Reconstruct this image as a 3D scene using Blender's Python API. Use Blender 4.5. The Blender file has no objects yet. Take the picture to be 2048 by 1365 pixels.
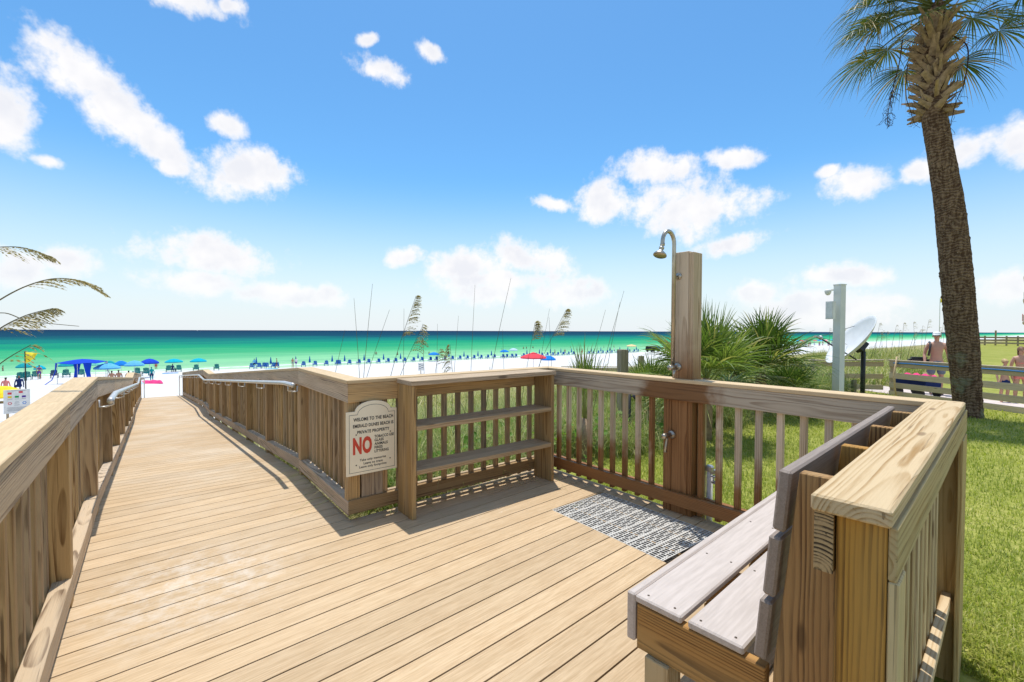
import bpy, bmesh, math, random
import numpy as np
from mathutils import Vector, Matrix, Quaternion
R = math.radians
random.seed(7); np.random.seed(7)
SC = bpy.context.scene; COL = SC.collection

# ------------------------------------------------------------------ camera
F = 910.0; CXP, CYP = 1024.0, 682.5; EYE = 1.40           # focal length in photo pixels, eye height over the deck
PITCH = math.atan((682.5-662.4)/F); ROLL = math.atan(0.003)
cam = bpy.data.cameras.new('camera'); camo = bpy.data.objects.new('camera', cam); COL.objects.link(camo)
cam.sensor_fit = 'HORIZONTAL'; cam.sensor_width = 36.0; cam.lens = F/2048*36.0
cam.clip_start = 0.05; cam.clip_end = 80000
camo.matrix_world = (Matrix.Translation((0, 0, EYE)) @ Matrix.Rotation(R(90)-PITCH, 4, 'X') @ Matrix.Rotation(ROLL, 4, 'Z'))
SC.camera = camo
SC.render.resolution_x = 1024; SC.render.resolution_y = 682
def ray(x, y):
    u, v = x-CXP, y-CYP
    c, s = math.cos(ROLL), math.sin(ROLL)
    u2, v2 = c*u+s*v, -s*u+c*v
    cp, sp = math.cos(PITCH), math.sin(PITCH)
    dx, dy, dz = u2/F, 1.0, -v2/F
    return Vector((dx, dy*cp+dz*sp, -dy*sp+dz*cp))
def gp(x, y, z=0.0):
    d = ray(x, y); t = (z-EYE)/d.z
    return Vector((d.x*t, d.y*t, z))
def at(x, y, depth):
    d = ray(x, y); t = depth/d.y
    return Vector((d.x*t, d.y*t, EYE+d.z*t))

# ------------------------------------------------------------------ sun and sky
SUN = Vector((-0.03, 0.22, 1.035)).normalized()
SUN_EL = math.asin(SUN.z); SUN_AZ = math.atan2(SUN.x, SUN.y)
sl = bpy.data.lights.new('sun', 'SUN'); sl.energy = 3.3; sl.angle = R(0.53); sl.color = (1.0, 0.97, 0.925)
so = bpy.data.objects.new('sun', sl); COL.objects.link(so)
so.rotation_euler = (-SUN).to_track_quat('-Z', 'Y').to_euler(); so.location = (0, 0, 40)
SC.view_settings.view_transform = 'Standard'; SC.view_settings.look = 'None'
SC.view_settings.exposure = 0.36; SC.view_settings.gamma = 1.0; SC.view_settings.use_curve_mapping = False

class NT:                                                   # small helper for node trees
    def __init__(s, tree): s.t = tree; s.n = tree.nodes; s.l = tree.links
    def new(s, typ, **kw):
        n = s.n.new(typ)
        for k, v in kw.items(): setattr(n, k, v)
        return n
    def put(s, sock, v):
        if hasattr(v, 'is_output') or isinstance(v, bpy.types.NodeSocket): s.l.new(v, sock)
        elif v is not None: sock.default_value = v
    def math(s, op, a, b=None, c=None, clamp=False):
        n = s.new('ShaderNodeMath', operation=op); n.use_clamp = clamp
        s.put(n.inputs[0], a)
        if b is not None: s.put(n.inputs[1], b)
        if c is not None: s.put(n.inputs[2], c)
        return n.outputs[0]
    def vmath(s, op, a, b=None, out=0):
        n = s.new('ShaderNodeVectorMath', operation=op)
        s.put(n.inputs[0], a)
        if b is not None: s.put(n.inputs[1], b)
        return n.outputs[out]
    def mapr(s, v, a, b, c=0.0, d=1.0, smooth=True):
        n = s.new('ShaderNodeMapRange'); n.interpolation_type = 'SMOOTHSTEP' if smooth else 'LINEAR'
        s.put(n.inputs[0], v); s.put(n.inputs[1], a); s.put(n.inputs[2], b); s.put(n.inputs[3], c); s.put(n.inputs[4], d)
        return n.outputs[0]
    def mix(s, f, a, b, blend='MIX'):
        n = s.new('ShaderNodeMix', data_type='RGBA', blend_type=blend)
        s.put(n.inputs[0], f); s.put(n.inputs[6], a); s.put(n.inputs[7], b)
        return n.outputs[2]
    def noise(s, vec, scale, detail=3.0, rough=0.55, dim='3D', out=0):
        n = s.new('ShaderNodeTexNoise', noise_dimensions=dim)
        s.put(n.inputs['Vector'], vec); n.inputs['Scale'].default_value = scale
        n.inputs['Detail'].default_value = detail; n.inputs['Roughness'].default_value = rough
        return n.outputs[out]
    def comb(s, x, y, z):
        n = s.new('ShaderNodeCombineXYZ'); s.put(n.inputs[0], x); s.put(n.inputs[1], y); s.put(n.inputs[2], z); return n.outputs[0]
    def sep(s, v):
        n = s.new('ShaderNodeSeparateXYZ'); s.put(n.inputs[0], v); return n.outputs
    def ramp(s, f, stops, interp='LINEAR'):
        n = s.new('ShaderNodeValToRGB'); n.color_ramp.interpolation = interp
        e = n.color_ramp.elements
        while len(e) < len(stops): e.new(0.5)
        for el, (p, c) in zip(e, stops): el.position = p; el.color = (c[0], c[1], c[2], 1)
        s.put(n.inputs[0], f); return n.outputs[0]
def c4(c): return (c[0], c[1], c[2], 1.0)

world = bpy.data.worlds.new('World'); SC.world = world; world.use_nodes = True
W = NT(world.node_tree); W.n.clear()
wo = W.new('ShaderNodeOutputWorld'); wb = W.new('ShaderNodeBackground')
sky = W.new('ShaderNodeTexSky', sky_type='NISHITA'); sky.sun_disc = False
sky.sun_elevation = SUN_EL; sky.sun_rotation = SUN_AZ; sky.altitude = 5; sky.air_density = 1.0; sky.dust_density = 0.6; sky.ozone_density = 2.0
tc = W.new('ShaderNodeTexCoord')
d = W.sep(tc.outputs['Generated'])
az = W.math('ARCTAN2', d[0], d[1]); el = W.math('ARCSINE', d[2])
elp = W.math('MAXIMUM', el, 0.0)
hs = W.new('ShaderNodeHueSaturation'); hs.inputs['Saturation'].default_value = 1.12; hs.inputs['Value'].default_value = 1.0
W.l.new(sky.outputs[0], hs.inputs['Color'])
skyc = W.mix(1.0, hs.outputs[0], (0.63, 0.955, 1.05, 1), 'MULTIPLY')
# white haze that gathers towards the horizon all the way round
hz = W.mapr(elp, -0.03, 0.33, 0.94, 0.0)
CLOUDV = 6.1
skyc = W.mix(hz, skyc, (CLOUDV*0.80, CLOUDV*0.84, CLOUDV*0.88, 1))
cv = W.comb(az, el, 0.0)
nz1 = W.noise(cv, 13.0, 6.0, 0.60, '2D'); nz2 = W.noise(cv, 40.0, 3.0, 0.65, '2D')
nz = W.math('ADD', W.math('MULTIPLY', W.math('SUBTRACT', nz1, 0.5), 1.55), W.math('MULTIPLY', W.math('SUBTRACT', nz2, 0.5), 0.75))
CL = [(14,228,84,80,8),(168,152,116,62,22),(235,225,120,58,35),(318,288,78,42,25),(490,340,120,56,-6),(462,255,44,26,0),(345,335,44,18,0),
 (100,322,38,15,0),(385,0,105,34,0),(455,12,40,24,-15),(760,138,56,29,6),(735,80,28,15,-15),(862,103,32,20,15),(425,510,145,44,3),(400,568,115,30,0),
 (560,588,130,24,0),(640,590,54,24,0),(130,522,62,36,0),(50,545,80,40,0),(812,514,44,22,-15),(930,532,95,42,-10),(1055,518,90,40,8),(1000,562,160,28,0),
 (1130,585,95,32,6),(975,582,90,30,0),(1320,340,98,36,6),(1375,412,150,66,4),(1205,402,64,44,0),(1105,408,50,16,8),(1465,318,66,24,8),(1472,487,88,24,-12),
 (1715,364,70,40,6),(1660,342,26,12,-15),(1840,342,48,26,12),(1930,302,86,40,-6),(2030,290,66,50,-8),(1690,553,120,24,3),(1512,586,64,26,0),
 (1640,618,190,40,0),(1795,600,44,18,10),(2020,575,60,34,0)]
dens = None
for (cx, cy, rx, ry, rot) in CL:
    def ae(x, y):
        r = ray(x, y).normalized(); return math.atan2(r.x, r.y), math.asin(r.z)
    a0, e0 = ae(cx, cy); ra = (ae(cx+rx, cy)[0]-ae(cx-rx, cy)[0])/2; rb = (ae(cx, cy-ry)[1]-ae(cx, cy+ry)[1])/2
    m = W.new('ShaderNodeMapping', vector_type='TEXTURE')
    m.inputs['Location'].default_value = (a0, e0, 0); m.inputs['Rotation'].default_value = (0, 0, -R(rot)); m.inputs['Scale'].default_value = (ra*1.0, rb*1.04, 1)
    W.l.new(cv, m.inputs['Vector'])
    ln = W.vmath('LENGTH', m.outputs[0], out=1)
    v = W.math('SUBTRACT', 1.0, ln)
    dens = v if dens is None else W.math('SMOOTH_MAX', dens, v, 0.06)
# scattered cumulus goes on outside the view, its cover raised to brighten the shade
gen = W.math('SUBTRACT', W.math('MULTIPLY', W.noise(W.comb(W.math('ADD', az, 9.0), W.math('MULTIPLY', el, 1.8), 0.0), 3.2, 1.0, 0.5, '2D'), 4.2), 2.28)
outs = W.math('MAXIMUM', W.mapr(W.math('ABSOLUTE', az), 0.86, 0.98), W.mapr(el, 0.66, 0.76))
gen = W.math('SUBTRACT', W.math('MULTIPLY', gen, outs), W.math('MULTIPLY', W.math('SUBTRACT', 1.0, outs), 3.0))
dens = W.math('MAXIMUM', dens, gen)
dn = W.math('ADD', dens, nz)
alpha = W.mapr(dn, -0.16, 0.60)
alpha = W.math('MULTIPLY', alpha, W.mapr(el, 0.0, 0.14, 0.7, 0.98))
shade = W.mapr(W.noise(W.vmath('ADD', cv, (5.0, 7.0, 0.0)), 14.0, 3.0, 0.5, '2D'), 0.3, 0.7, 0.0, 1.0)
cc = W.mix(W.math('MULTIPLY', shade, W.mapr(dn, 0.15, 0.8)), (CLOUDV*0.945, CLOUDV*0.93, CLOUDV*0.93, 1), (CLOUDV*0.80, CLOUDV*0.81, CLOUDV*0.86, 1))
skyc = W.mix(alpha, skyc, cc)
W.l.new(skyc, wb.inputs['Color']); wb.inputs['Strength'].default_value = 0.14
W.l.new(wb.outputs[0], wo.inputs['Surface'])
world.cycles.sampling_method = 'MANUAL'; world.cycles.sample_map_resolution = 256

# ------------------------------------------------------------------ frames of the site
def frame(deg): a = R(deg); return Vector((math.cos(a), math.sin(a), 0)), Vector((-math.sin(a), math.cos(a), 0))
U, V = frame(38.5)                       # U along the shore, V out to sea (also the walkway)
def uv(u, v, z=0.0): p = U*u+V*v; p.z = z; return p
def touv(p): return p.x*U.x+p.y*U.y, p.x*V.x+p.y*V.y
def lerp(a, b, t): return a+(b-a)*t
def sstep(a, b, x):
    t = np.clip((x-a)/(b-a), 0, 1); return t*t*(3-2*t)
def ground(u, v):
    u = np.asarray(u, float); v = np.asarray(v, float)
    zl = -0.22-0.014*np.clip(u-3, 0, 14)
    zb = np.interp(v, [4.6, 12, 25, 40, 89, 400], [0, -0.75, -1.46, -2.62, -4.75, -22.0])
    hold = sstep(34, 46, u)*(1-sstep(140, 170, u))        # the neighbouring lawn reaches farther out
    zb = np.where(v < 25, zb*(1-hold*(1-sstep(9, 25, v))), zb)
    z = zl+zb
    z = z+0.58*np.exp(-(((u-11.2)/3.4)**2+((v-6.3)/1.5)**2))
    z = z+0.62*np.exp(-(((u-31)/6.0)**2+((v-7.2)/2.4)**2))
    z = z+0.10*np.sin(u*0.5+v*0.31)*sstep(6, 20, v)*(1-sstep(60, 85, v))+0.03*np.sin(u*1.7-v*1.1)*sstep(5, 12, v)*(1-sstep(60, 85, v))
    under = (1-sstep(3.0, 3.4, u))*(1-sstep(3.2, 3.7, v))*sstep(-0.7, -0.35, u)
    return z-0.18*under
def gz(p):
    u, v = touv(p); return float(ground(u, v))
def hit(x, y):                                            # photo pixel -> point on the terrain
    d = ray(x, y); t = 2.0; o = Vector((0, 0, EYE))
    while t < 600:
        p = o+d*t
        if p.z <= gz(p): return p
        t *= 1.01
    return o+d*t
def on_v(x, v):                                           # photo column -> terrain point on a line parallel to the shore
    d = ray(x, 662); t = v/(d.x*V.x+d.y*V.y); p = d*t; p.z = gz(p); return p

# ------------------------------------------------------------------ materials
MATS = {}
def mat(name):
    m = bpy.data.materials.new(name); m.use_nodes = True; t = NT(m.node_tree)
    b = t.n['Principled BSDF']; MATS[name] = m
    return m, t, b
def plain(name, col, rough=0.6, metal=0.0, var=0.08, scale=6.0, spec=0.5, bump=0.0):
    m, t, b = mat(name)
    tcn = t.new('ShaderNodeTexCoord'); oi = t.new('ShaderNodeObjectInfo')
    vec = t.vmath('ADD', tcn.outputs['Object'], t.comb(t.math('MULTIPLY', oi.outputs['Random'], 20.0), 0, 0))
    n = t.noise(vec, scale, 4.0, 0.6)
    k = t.mapr(n, 0.25, 0.75, 1-var, 1+var)
    hsv = t.new('ShaderNodeHueSaturation'); hsv.inputs['Color'].default_value = c4(col); t.put(hsv.inputs['Value'], k)
    t.l.new(hsv.outputs[0], b.inputs['Base Color'])
    b.inputs['Roughness'].default_value = rough; b.inputs['Metallic'].default_value = metal; b.inputs['Specular IOR Level'].default_value = spec
    if bump:
        bp = t.new('ShaderNodeBump'); bp.inputs['Strength'].default_value = bump; bp.inputs['Distance'].default_value = 0.01
        t.l.new(t.noise(vec, scale*6, 4.0), bp.inputs['Height']); t.l.new(bp.outputs[0], b.inputs['Normal'])
    return m
def wood(name, light, dark, freq=70.0, grey=(0.3, 0.27, 0.23), greyamt=0.35, wet=None, spec=0.25, contrast=1.0):
    m, t, b = mat(name)
    tcn = t.new('ShaderNodeTexCoord'); oi = t.new('ShaderNodeObjectInfo'); geo = t.new('ShaderNodeNewGeometry')
    rnd = oi.outputs['Random']
    p = t.sep(tcn.outputs['Object'])
    x = t.math('ADD', p[0], t.math('MULTIPLY', rnd, 37.0))
    warp = t.noise(t.comb(t.math('MULTIPLY', x, 1.3), t.math('MULTIPLY', p[1], 7.0), t.math('MULTIPLY', p[2], 7.0)), 1.0, 2.0)
    bow = t.noise(t.comb(t.math('MULTIPLY', x, 0.9), 0.0, t.math('MULTIPLY', rnd, 9.0)), 1.0, 1.0)
    oy = t.math('ADD', t.math('MULTIPLY', t.math('SUBTRACT', t.math('FRACT', t.math('MULTIPLY', rnd, 17.3)), 0.5), 0.10), t.math('MULTIPLY', t.math('SUBTRACT', bow, 0.5), 0.06))
    oz = t.math('ADD', 0.02, t.math('MULTIPLY', t.math('FRACT', t.math('MULTIPLY', rnd, 7.7)), 0.10))
    oz = t.math('ADD', oz, t.math('MULTIPLY', t.math('SUBTRACT', bow, 0.5), 0.075))
    yy = t.math('ADD', p[1], oy); zz = t.math('ADD', p[2], oz)
    r = t.math('SQRT', t.math('ADD', t.math('MULTIPLY', yy, yy), t.math('MULTIPLY', zz, zz)))
    vary = t.noise(t.comb(t.math('MULTIPLY', r, freq*0.22), t.math('MULTIPLY', rnd, 13.0), t.math('MULTIPLY', x, 0.25)), 1.0, 2.0)
    ring = t.math('ADD', t.math('MULTIPLY', r, freq), t.math('ADD', t.math('MULTIPLY', warp, 2.6), t.math('MULTIPLY', vary, 3.2)))
    fr = t.math('FRACT', ring)
    amp = t.mapr(t.noise(t.comb(t.math('MULTIPLY', x, 2.0), t.math('MULTIPLY', p[1], 30.0), t.math('MULTIPLY', p[2], 30.0)), 1.0, 3.0), 0.3, 0.7, 0.25, 1.15)
    line = t.math('MULTIPLY', t.math('MULTIPLY', t.mapr(fr, 0.30, 0.88), t.mapr(fr, 1.0, 0.91)), amp)
    fib = t.noise(t.comb(t.math('MULTIPLY', x, 7.0), t.math('MULTIPLY', p[1], 240.0), t.math('MULTIPLY', p[2], 240.0)), 1.0, 4.0, 0.7)
    k = t.math('ADD', t.math('MULTIPLY', line, 0.95*contrast), t.math('MULTIPLY', t.math('SUBTRACT', fib, 0.5), 1.0))
    big = t.noise(t.comb(t.math('MULTIPLY', x, 1.1), t.math('MULTIPLY', p[1], 9.0), t.math('MULTIPLY', p[2], 9.0)), 1.0, 4.0)
    col = t.mix(t.math('ADD', k, 0.0, clamp=True), c4(light), c4(dark))
    vn = t.new('ShaderNodeTexVoronoi'); vn.feature = 'F1'
    t.l.new(t.comb(t.math('MULTIPLY', x, 1.6), t.math('MULTIPLY', p[1], 6.0), t.math('MULTIPLY', p[2], 6.0)), vn.inputs['Vector']); vn.inputs['Scale'].default_value = 1.0
    knot = t.mapr(vn.outputs['Distance'], 0.05, 0.10, 1.0, 0.0)
    col = t.mix(t.math('MULTIPLY', knot, 0.7), col, (dark[0]*0.45, dark[1]*0.4, dark[2]*0.4, 1))
    ck = t.noise(t.comb(t.math('MULTIPLY', x, 1.6), t.math('MULTIPLY', p[1], 95.0), t.math('MULTIPLY', p[2], 95.0)), 1.0, 3.0, 0.6)
    col = t.mix(t.mapr(ck, 0.63, 0.685, 0.0, 0.72), col, (dark[0]*0.35, dark[1]*0.33, dark[2]*0.33, 1))
    gm = t.math('MULTIPLY', t.mapr(big, 0.35, 0.7), greyamt)
    col = t.mix(gm, col, c4(grey))
    hsv = t.new('ShaderNodeHueSaturation')
    t.put(hsv.inputs['Value'], t.math('ADD', 0.80, t.math('MULTIPLY', t.math('FRACT', t.math('MULTIPLY', rnd, 5.1)), 0.40)))
    t.put(hsv.inputs['Saturation'], t.math('ADD', 0.88, t.math('MULTIPLY', t.math('FRACT', t.math('MULTIPLY', rnd, 11.9)), 0.25)))
    t.l.new(col, hsv.inputs['Color']); col = hsv.outputs[0]
    rough = 0.78
    if wet is not None:                                    # boards soaked around the shower
        ctr, rad, zt = wet
        q = t.vmath('SUBTRACT', geo.outputs['Position'], ctr)
        qs = t.sep(q)
        dist = t.math('SQRT', t.math('ADD', t.math('MULTIPLY', qs[0], qs[0]), t.math('MULTIPLY', qs[1], qs[1])))
        wn = t.noise(geo.outputs['Position'], 5.0, 4.0)
        low = t.mapr(t.math('ADD', qs[2], t.math('MULTIPLY', wn, 0.5)), zt, zt+0.22, 1.0, 0.0)
        near = t.math('MULTIPLY', t.mapr(t.math('ADD', dist, t.math('MULTIPLY', wn, 0.35)), rad, rad+0.12, 1.0, 0.0), t.mapr(t.math('ADD', qs[2], t.math('MULTIPLY', wn, 0.5)), 1.2, 1.75, 1.0, 0.12))
        lowm = t.math('MULTIPLY', low, t.mapr(dist, 1.55, 2.0, 1.0, 0.0))
        wm = t.math('MAXIMUM', lowm, near)
        col = t.mix(wm, col, t.mix(1.0, col, (0.45, 0.265, 0.14, 1), 'MULTIPLY'))
        rg = t.mapr(wm, 0, 1, 0.78, 0.42); t.l.new(rg, b.inputs['Roughness'])
    else:
        b.inputs['Roughness'].default_value = rough
    t.l.new(col, b.inputs['Base Color']); b.inputs['Specular IOR Level'].default_value = spec
    bp = t.new('ShaderNodeBump'); bp.inputs['Strength'].default_value = 0.5; bp.inputs['Distance'].default_value = 0.003
    t.l.new(t.math('ADD', t.math('MULTIPLY', line, -0.6), fib), bp.inputs['Height']); t.l.new(bp.outputs[0], b.inputs['Normal'])
    return m
def composite(name, c0, c1, dust=0.0, var=0.16, rough=0.62, streak=70.0):
    m, t, b = mat(name)
    tcn = t.new('ShaderNodeTexCoord'); oi = t.new('ShaderNodeObjectInfo'); geo = t.new('ShaderNodeNewGeometry')
    rnd = oi.outputs['Random']; p = t.sep(tcn.outputs['Object'])
    x = t.math('ADD', p[0], t.math('MULTIPLY', rnd, 53.0))
    def sn(fx, fy, det): return t.noise(t.comb(t.math('MULTIPLY', x, fx), t.math('MULTIPLY', p[1], fy), t.math('MULTIPLY', p[2], fy)), 1.0, det)
    s1 = sn(2.2, streak, 3.0); s2 = sn(0.7, streak*0.28, 2.0); s3 = sn(9.0, streak*2.2, 2.0)
    k = t.math('ADD', t.math('MULTIPLY', s1, 0.42), t.math('ADD', t.math('MULTIPLY', s2, 0.18), t.math('MULTIPLY', s3, 0.50)))
    col = t.mix(t.mapr(k, 0.38, 0.72), c4(c0), c4(c1))
    hsv = t.new('ShaderNodeHueSaturation'); t.l.new(col, hsv.inputs['Color'])
    t.put(hsv.inputs['Value'], t.math('ADD', 1-var/2, t.math('MULTIPLY', rnd, var)))
    col = hsv.outputs[0]
    if dust:
        pos = geo.outputs['Position']
        d1 = t.noise(pos, 1.1, 3.0); d2 = t.noise(t.vmath('MULTIPLY', pos, (1.0, 1.0, 1.0)), 9.0, 6.0, 0.7)
        ps = t.sep(pos)
        dv = t.math('ADD', t.math('MULTIPLY', ps[0], V.x), t.math('MULTIPLY', ps[1], V.y))
        trail = t.mapr(t.math('ADD', dv, t.math('MULTIPLY', d1, 1.0)), 2.4, 7.0, 0.12, 1.0)
        film = t.math('MULTIPLY', t.mapr(t.math('ADD', d1, t.math('MULTIPLY', d2, 0.25)), 0.48, 0.86), t.math('MULTIPLY', trail, dust))
        col = t.mix(film, col, (0.70, 0.60, 0.46, 1))
        sp = t.math('MULTIPLY', t.mapr(d2, 0.665, 0.74), t.math('MULTIPLY', t.mapr(d1, 0.50, 0.60), 0.65))
        col = t.mix(sp, col, (0.80, 0.76, 0.70, 1))
        pc = t.vmath('SUBTRACT', pos, tuple(gp(405, 1165)))
        pd = t.vmath('LENGTH', t.vmath('MULTIPLY', pc, (1.0, 1.0, 0.0)), out=1)
        pm_ = t.math('MULTIPLY', t.mapr(t.math('ADD', pd, t.math('MULTIPLY', d1, 0.5)), 0.35, 0.95, 1.0, 0.0), t.mapr(d2, 0.40, 0.68))
        col = t.mix(t.math('MULTIPLY', pm_, 0.5), col, (0.74, 0.68, 0.59, 1))
        dirt = t.noise(pos, 2.3, 5.0, 0.65)
        col = t.mix(t.mapr(dirt, 0.35, 0.7, 0.0, 0.22), col, t.mix(1.0, col, (0.80, 0.70, 0.58, 1), 'MULTIPLY'))
    t.l.new(col, b.inputs['Base Color']); b.inputs['Roughness'].default_value = rough; b.inputs['Specular IOR Level'].default_value = 0.28
    bp = t.new('ShaderNodeBump'); bp.inputs['Strength'].default_value = 0.35; bp.inputs['Distance'].default_value = 0.002
    t.l.new(k, bp.inputs['Height']); t.l.new(bp.outputs[0], b.inputs['Normal'])
    return m
SHOWER = (1.24, 3.47, 0.0)
wood('weathered_pine', (0.54, 0.405, 0.265), (0.165, 0.105, 0.06), 102, (0.42, 0.345, 0.26), 0.5)
wood('brown_pine', (0.48, 0.32, 0.16), (0.18, 0.10, 0.042), 123, (0.38, 0.285, 0.175), 0.3)
wood('shower_pine', (0.64, 0.505, 0.34), (0.30, 0.195, 0.105), 99, (0.55, 0.435, 0.295), 0.45, wet=(SHOWER, 0.42, 0.55))
wood('shelf_pine', (0.55, 0.36, 0.165), (0.22, 0.12, 0.046), 95, (0.36, 0.29, 0.20), 0.35)
wood('grey_shelf_pine', (0.47, 0.34, 0.205), (0.19, 0.12, 0.062), 115, (0.40, 0.31, 0.20), 0.45)
wood('new_pine', (0.60, 0.45, 0.235), (0.36, 0.225, 0.085), 90, (0.46, 0.42, 0.24), 0.35)
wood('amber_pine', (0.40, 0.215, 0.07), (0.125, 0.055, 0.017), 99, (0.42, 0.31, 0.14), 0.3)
wood('end_grain', (0.44, 0.31, 0.17), (0.035, 0.022, 0.014), 105, (0.30, 0.22, 0.13), 0.2, contrast=1.35)
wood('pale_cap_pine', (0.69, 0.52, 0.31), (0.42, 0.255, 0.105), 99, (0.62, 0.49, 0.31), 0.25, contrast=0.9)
wood('grey_fence_pine', (0.68, 0.53, 0.35), (0.36, 0.25, 0.14), 99, (0.60, 0.49, 0.35), 0.5)
wood('dark_post_pine', (0.42, 0.33, 0.20), (0.20, 0.145, 0.08), 60, (0.24, 0.21, 0.15), 0.4)
composite('deck_composite', (0.455, 0.312, 0.168), (0.615, 0.448, 0.268), dust=0.45)
composite('cap_composite', (0.54, 0.385, 0.21), (0.66, 0.485, 0.275), var=0.08, streak=55)
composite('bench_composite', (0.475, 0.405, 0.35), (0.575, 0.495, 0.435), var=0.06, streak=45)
composite('bench_slat_shaded', (0.26, 0.205, 0.165), (0.34, 0.275, 0.225), var=0.06, streak=120)  # the seat composite again, darkened to paint in the shade on the back
plain('slot_shade_dark', (0.035, 0.027, 0.02), 0.9)  # near-black colour standing in for the shade beneath the grate
plain('pipe_steel', (0.62, 0.61, 0.58), 0.38, 0.55, 0.10, 8)
plain('brass_nickel', (0.46, 0.41, 0.33), 0.32, 0.9, 0.18, 14)
plain('galvanised', (0.5, 0.5, 0.49), 0.4, 0.8)
plain('grate_plastic', (0.60, 0.565, 0.50), 0.6, 0, 0.14, 9)
plain('white_plastic', (0.80, 0.77, 0.71), 0.5, 0, 0.10, 9)
plain('white_paint', (0.77, 0.76, 0.70), 0.5, 0, 0.06, 3)
plain('dish_white', (0.72, 0.72, 0.70), 0.45, 0, 0.05, 4)
plain('dark_metal', (0.035, 0.035, 0.035), 0.5, 0.2)
plain('black_plastic', (0.025, 0.025, 0.028), 0.5)
plain('screw', (0.10, 0.07, 0.045), 0.5, 0.6)
plain('sign_cream', (0.93, 0.83, 0.61), 0.45, 0, 0.04, 5)
plain('sign_black', (0.02, 0.018, 0.016), 0.5, 0, 0.02)
plain('sign_red', (0.66, 0.065, 0.03), 0.5, 0, 0.03)
plain('flag_yellow', (0.90, 0.72, 0.03), 0.7, 0, 0.05)
plain('hose_blue', (0.02, 0.16, 0.42), 0.5)
for nm, c in dict(teal=(0.01, 0.30, 0.33), turquoise=(0.0, 0.40, 0.52), mint=(0.18, 0.62, 0.48), sky_blue=(0.12, 0.42, 0.72), royal=(0.01, 0.06, 0.52),
                  azure=(0.01, 0.20, 0.62), pale_blue=(0.45, 0.60, 0.75), red=(0.72, 0.07, 0.09), tan=(0.80, 0.55, 0.28), yellow=(0.85, 0.58, 0.03),
                  navy=(0.015, 0.03, 0.12), pink=(0.82, 0.06, 0.22), white=(0.78, 0.78, 0.76), black=(0.02, 0.02, 0.025), deep_teal=(0.005, 0.16, 0.17), chair_blue=(0.012, 0.115, 0.42),
                  purple=(0.12, 0.05, 0.3), green=(0.03, 0.30, 0.08), grey=(0.3, 0.3, 0.31), slate=(0.20, 0.25, 0.31), coral=(0.75, 0.25, 0.22)).items():
    plain('cloth_'+nm, c, 0.85, 0, 0.10, 3.0, spec=0.15)
plain('skin', (0.56, 0.315, 0.215), 0.55, 0, 0.06, 9)
plain('skin_tan', (0.42, 0.215, 0.13), 0.55, 0, 0.06, 9)
plain('hair_dark', (0.035, 0.022, 0.014), 0.6, 0, 0.2, 30)
plain('hair_blond', (0.56, 0.38, 0.17), 0.6, 0, 0.2, 30)
plain('hair_brown', (0.17, 0.08, 0.035), 0.6, 0, 0.2, 30)
plain('glass_dark', (0.02, 0.03, 0.04), 0.08, 0, 0.02)
plain('rubber', (0.02, 0.02, 0.02), 0.8)
plain('stucco', (0.66, 0.52, 0.36), 0.8, 0, 0.06, 2)
plain('paver', (0.62, 0.52, 0.46), 0.85, 0, 0.12, 3, bump=0.2)
plain('concrete', (0.60, 0.57, 0.53), 0.9, 0, 0.12, 4, bump=0.2)
def foliage(name, stops, trans=0.35, rough=0.5):             # colour varies per leaf through the 'tint' attribute
    m, t, b = mat(name)
    at_ = t.new('ShaderNodeAttribute', attribute_name='tint')
    col = t.ramp(at_.outputs['Fac'], stops)
    t.l.new(col, b.inputs['Base Color']); b.inputs['Roughness'].default_value = rough; b.inputs['Specular IOR Level'].default_value = 0.3
    tr = t.new('ShaderNodeBsdfTranslucent'); t.l.new(t.mix(1.0, col, (1.0, 1.15, 0.6, 1), 'MULTIPLY'), tr.inputs['Color'])
    mx = t.new('ShaderNodeMixShader'); mx.inputs[0].default_value = trans
    t.l.new(b.outputs[0], mx.inputs[1]); t.l.new(tr.outputs[0], mx.inputs[2])
    t.l.new(mx.outputs[0], t.n['Material Output'].inputs['Surface'])
    return m
foliage('lawn_blades', [(0, (0.15, 0.20, 0.024)), (0.5, (0.345, 0.38, 0.062)), (0.8, (0.55, 0.51, 0.14)), (1, (0.70, 0.60, 0.31))], 0.45)
foliage('dune_blades', [(0, (0.10, 0.175, 0.03)), (0.45, (0.23, 0.30, 0.07)), (0.75, (0.46, 0.43, 0.16)), (1, (0.68, 0.58, 0.34))], 0.35)
foliage('palmetto_leaf', [(0, (0.055, 0.10, 0.018)), (0.55, (0.15, 0.22, 0.045)), (0.85, (0.30, 0.35, 0.09)), (1, (0.50, 0.40, 0.17))], 0.35, 0.42)
foliage('palm_leaf', [(0, (0.05, 0.085, 0.02)), (0.55, (0.11, 0.155, 0.035)), (0.8, (0.23, 0.21, 0.06)), (1, (0.46, 0.30, 0.11))], 0.25, 0.45)
foliage('oat_stem', [(0, (0.10, 0.10, 0.045)), (0.5, (0.20, 0.17, 0.08)), (1, (0.42, 0.33, 0.16))], 0.25)
foliage('oat_seed', [(0, (0.30, 0.235, 0.075)), (0.5, (0.46, 0.36, 0.14)), (1, (0.68, 0.56, 0.31))], 0.3)
foliage('vine_leaf', [(0, (0.10, 0.22, 0.02)), (1, (0.24, 0.40, 0.05))], 0.45)
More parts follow.
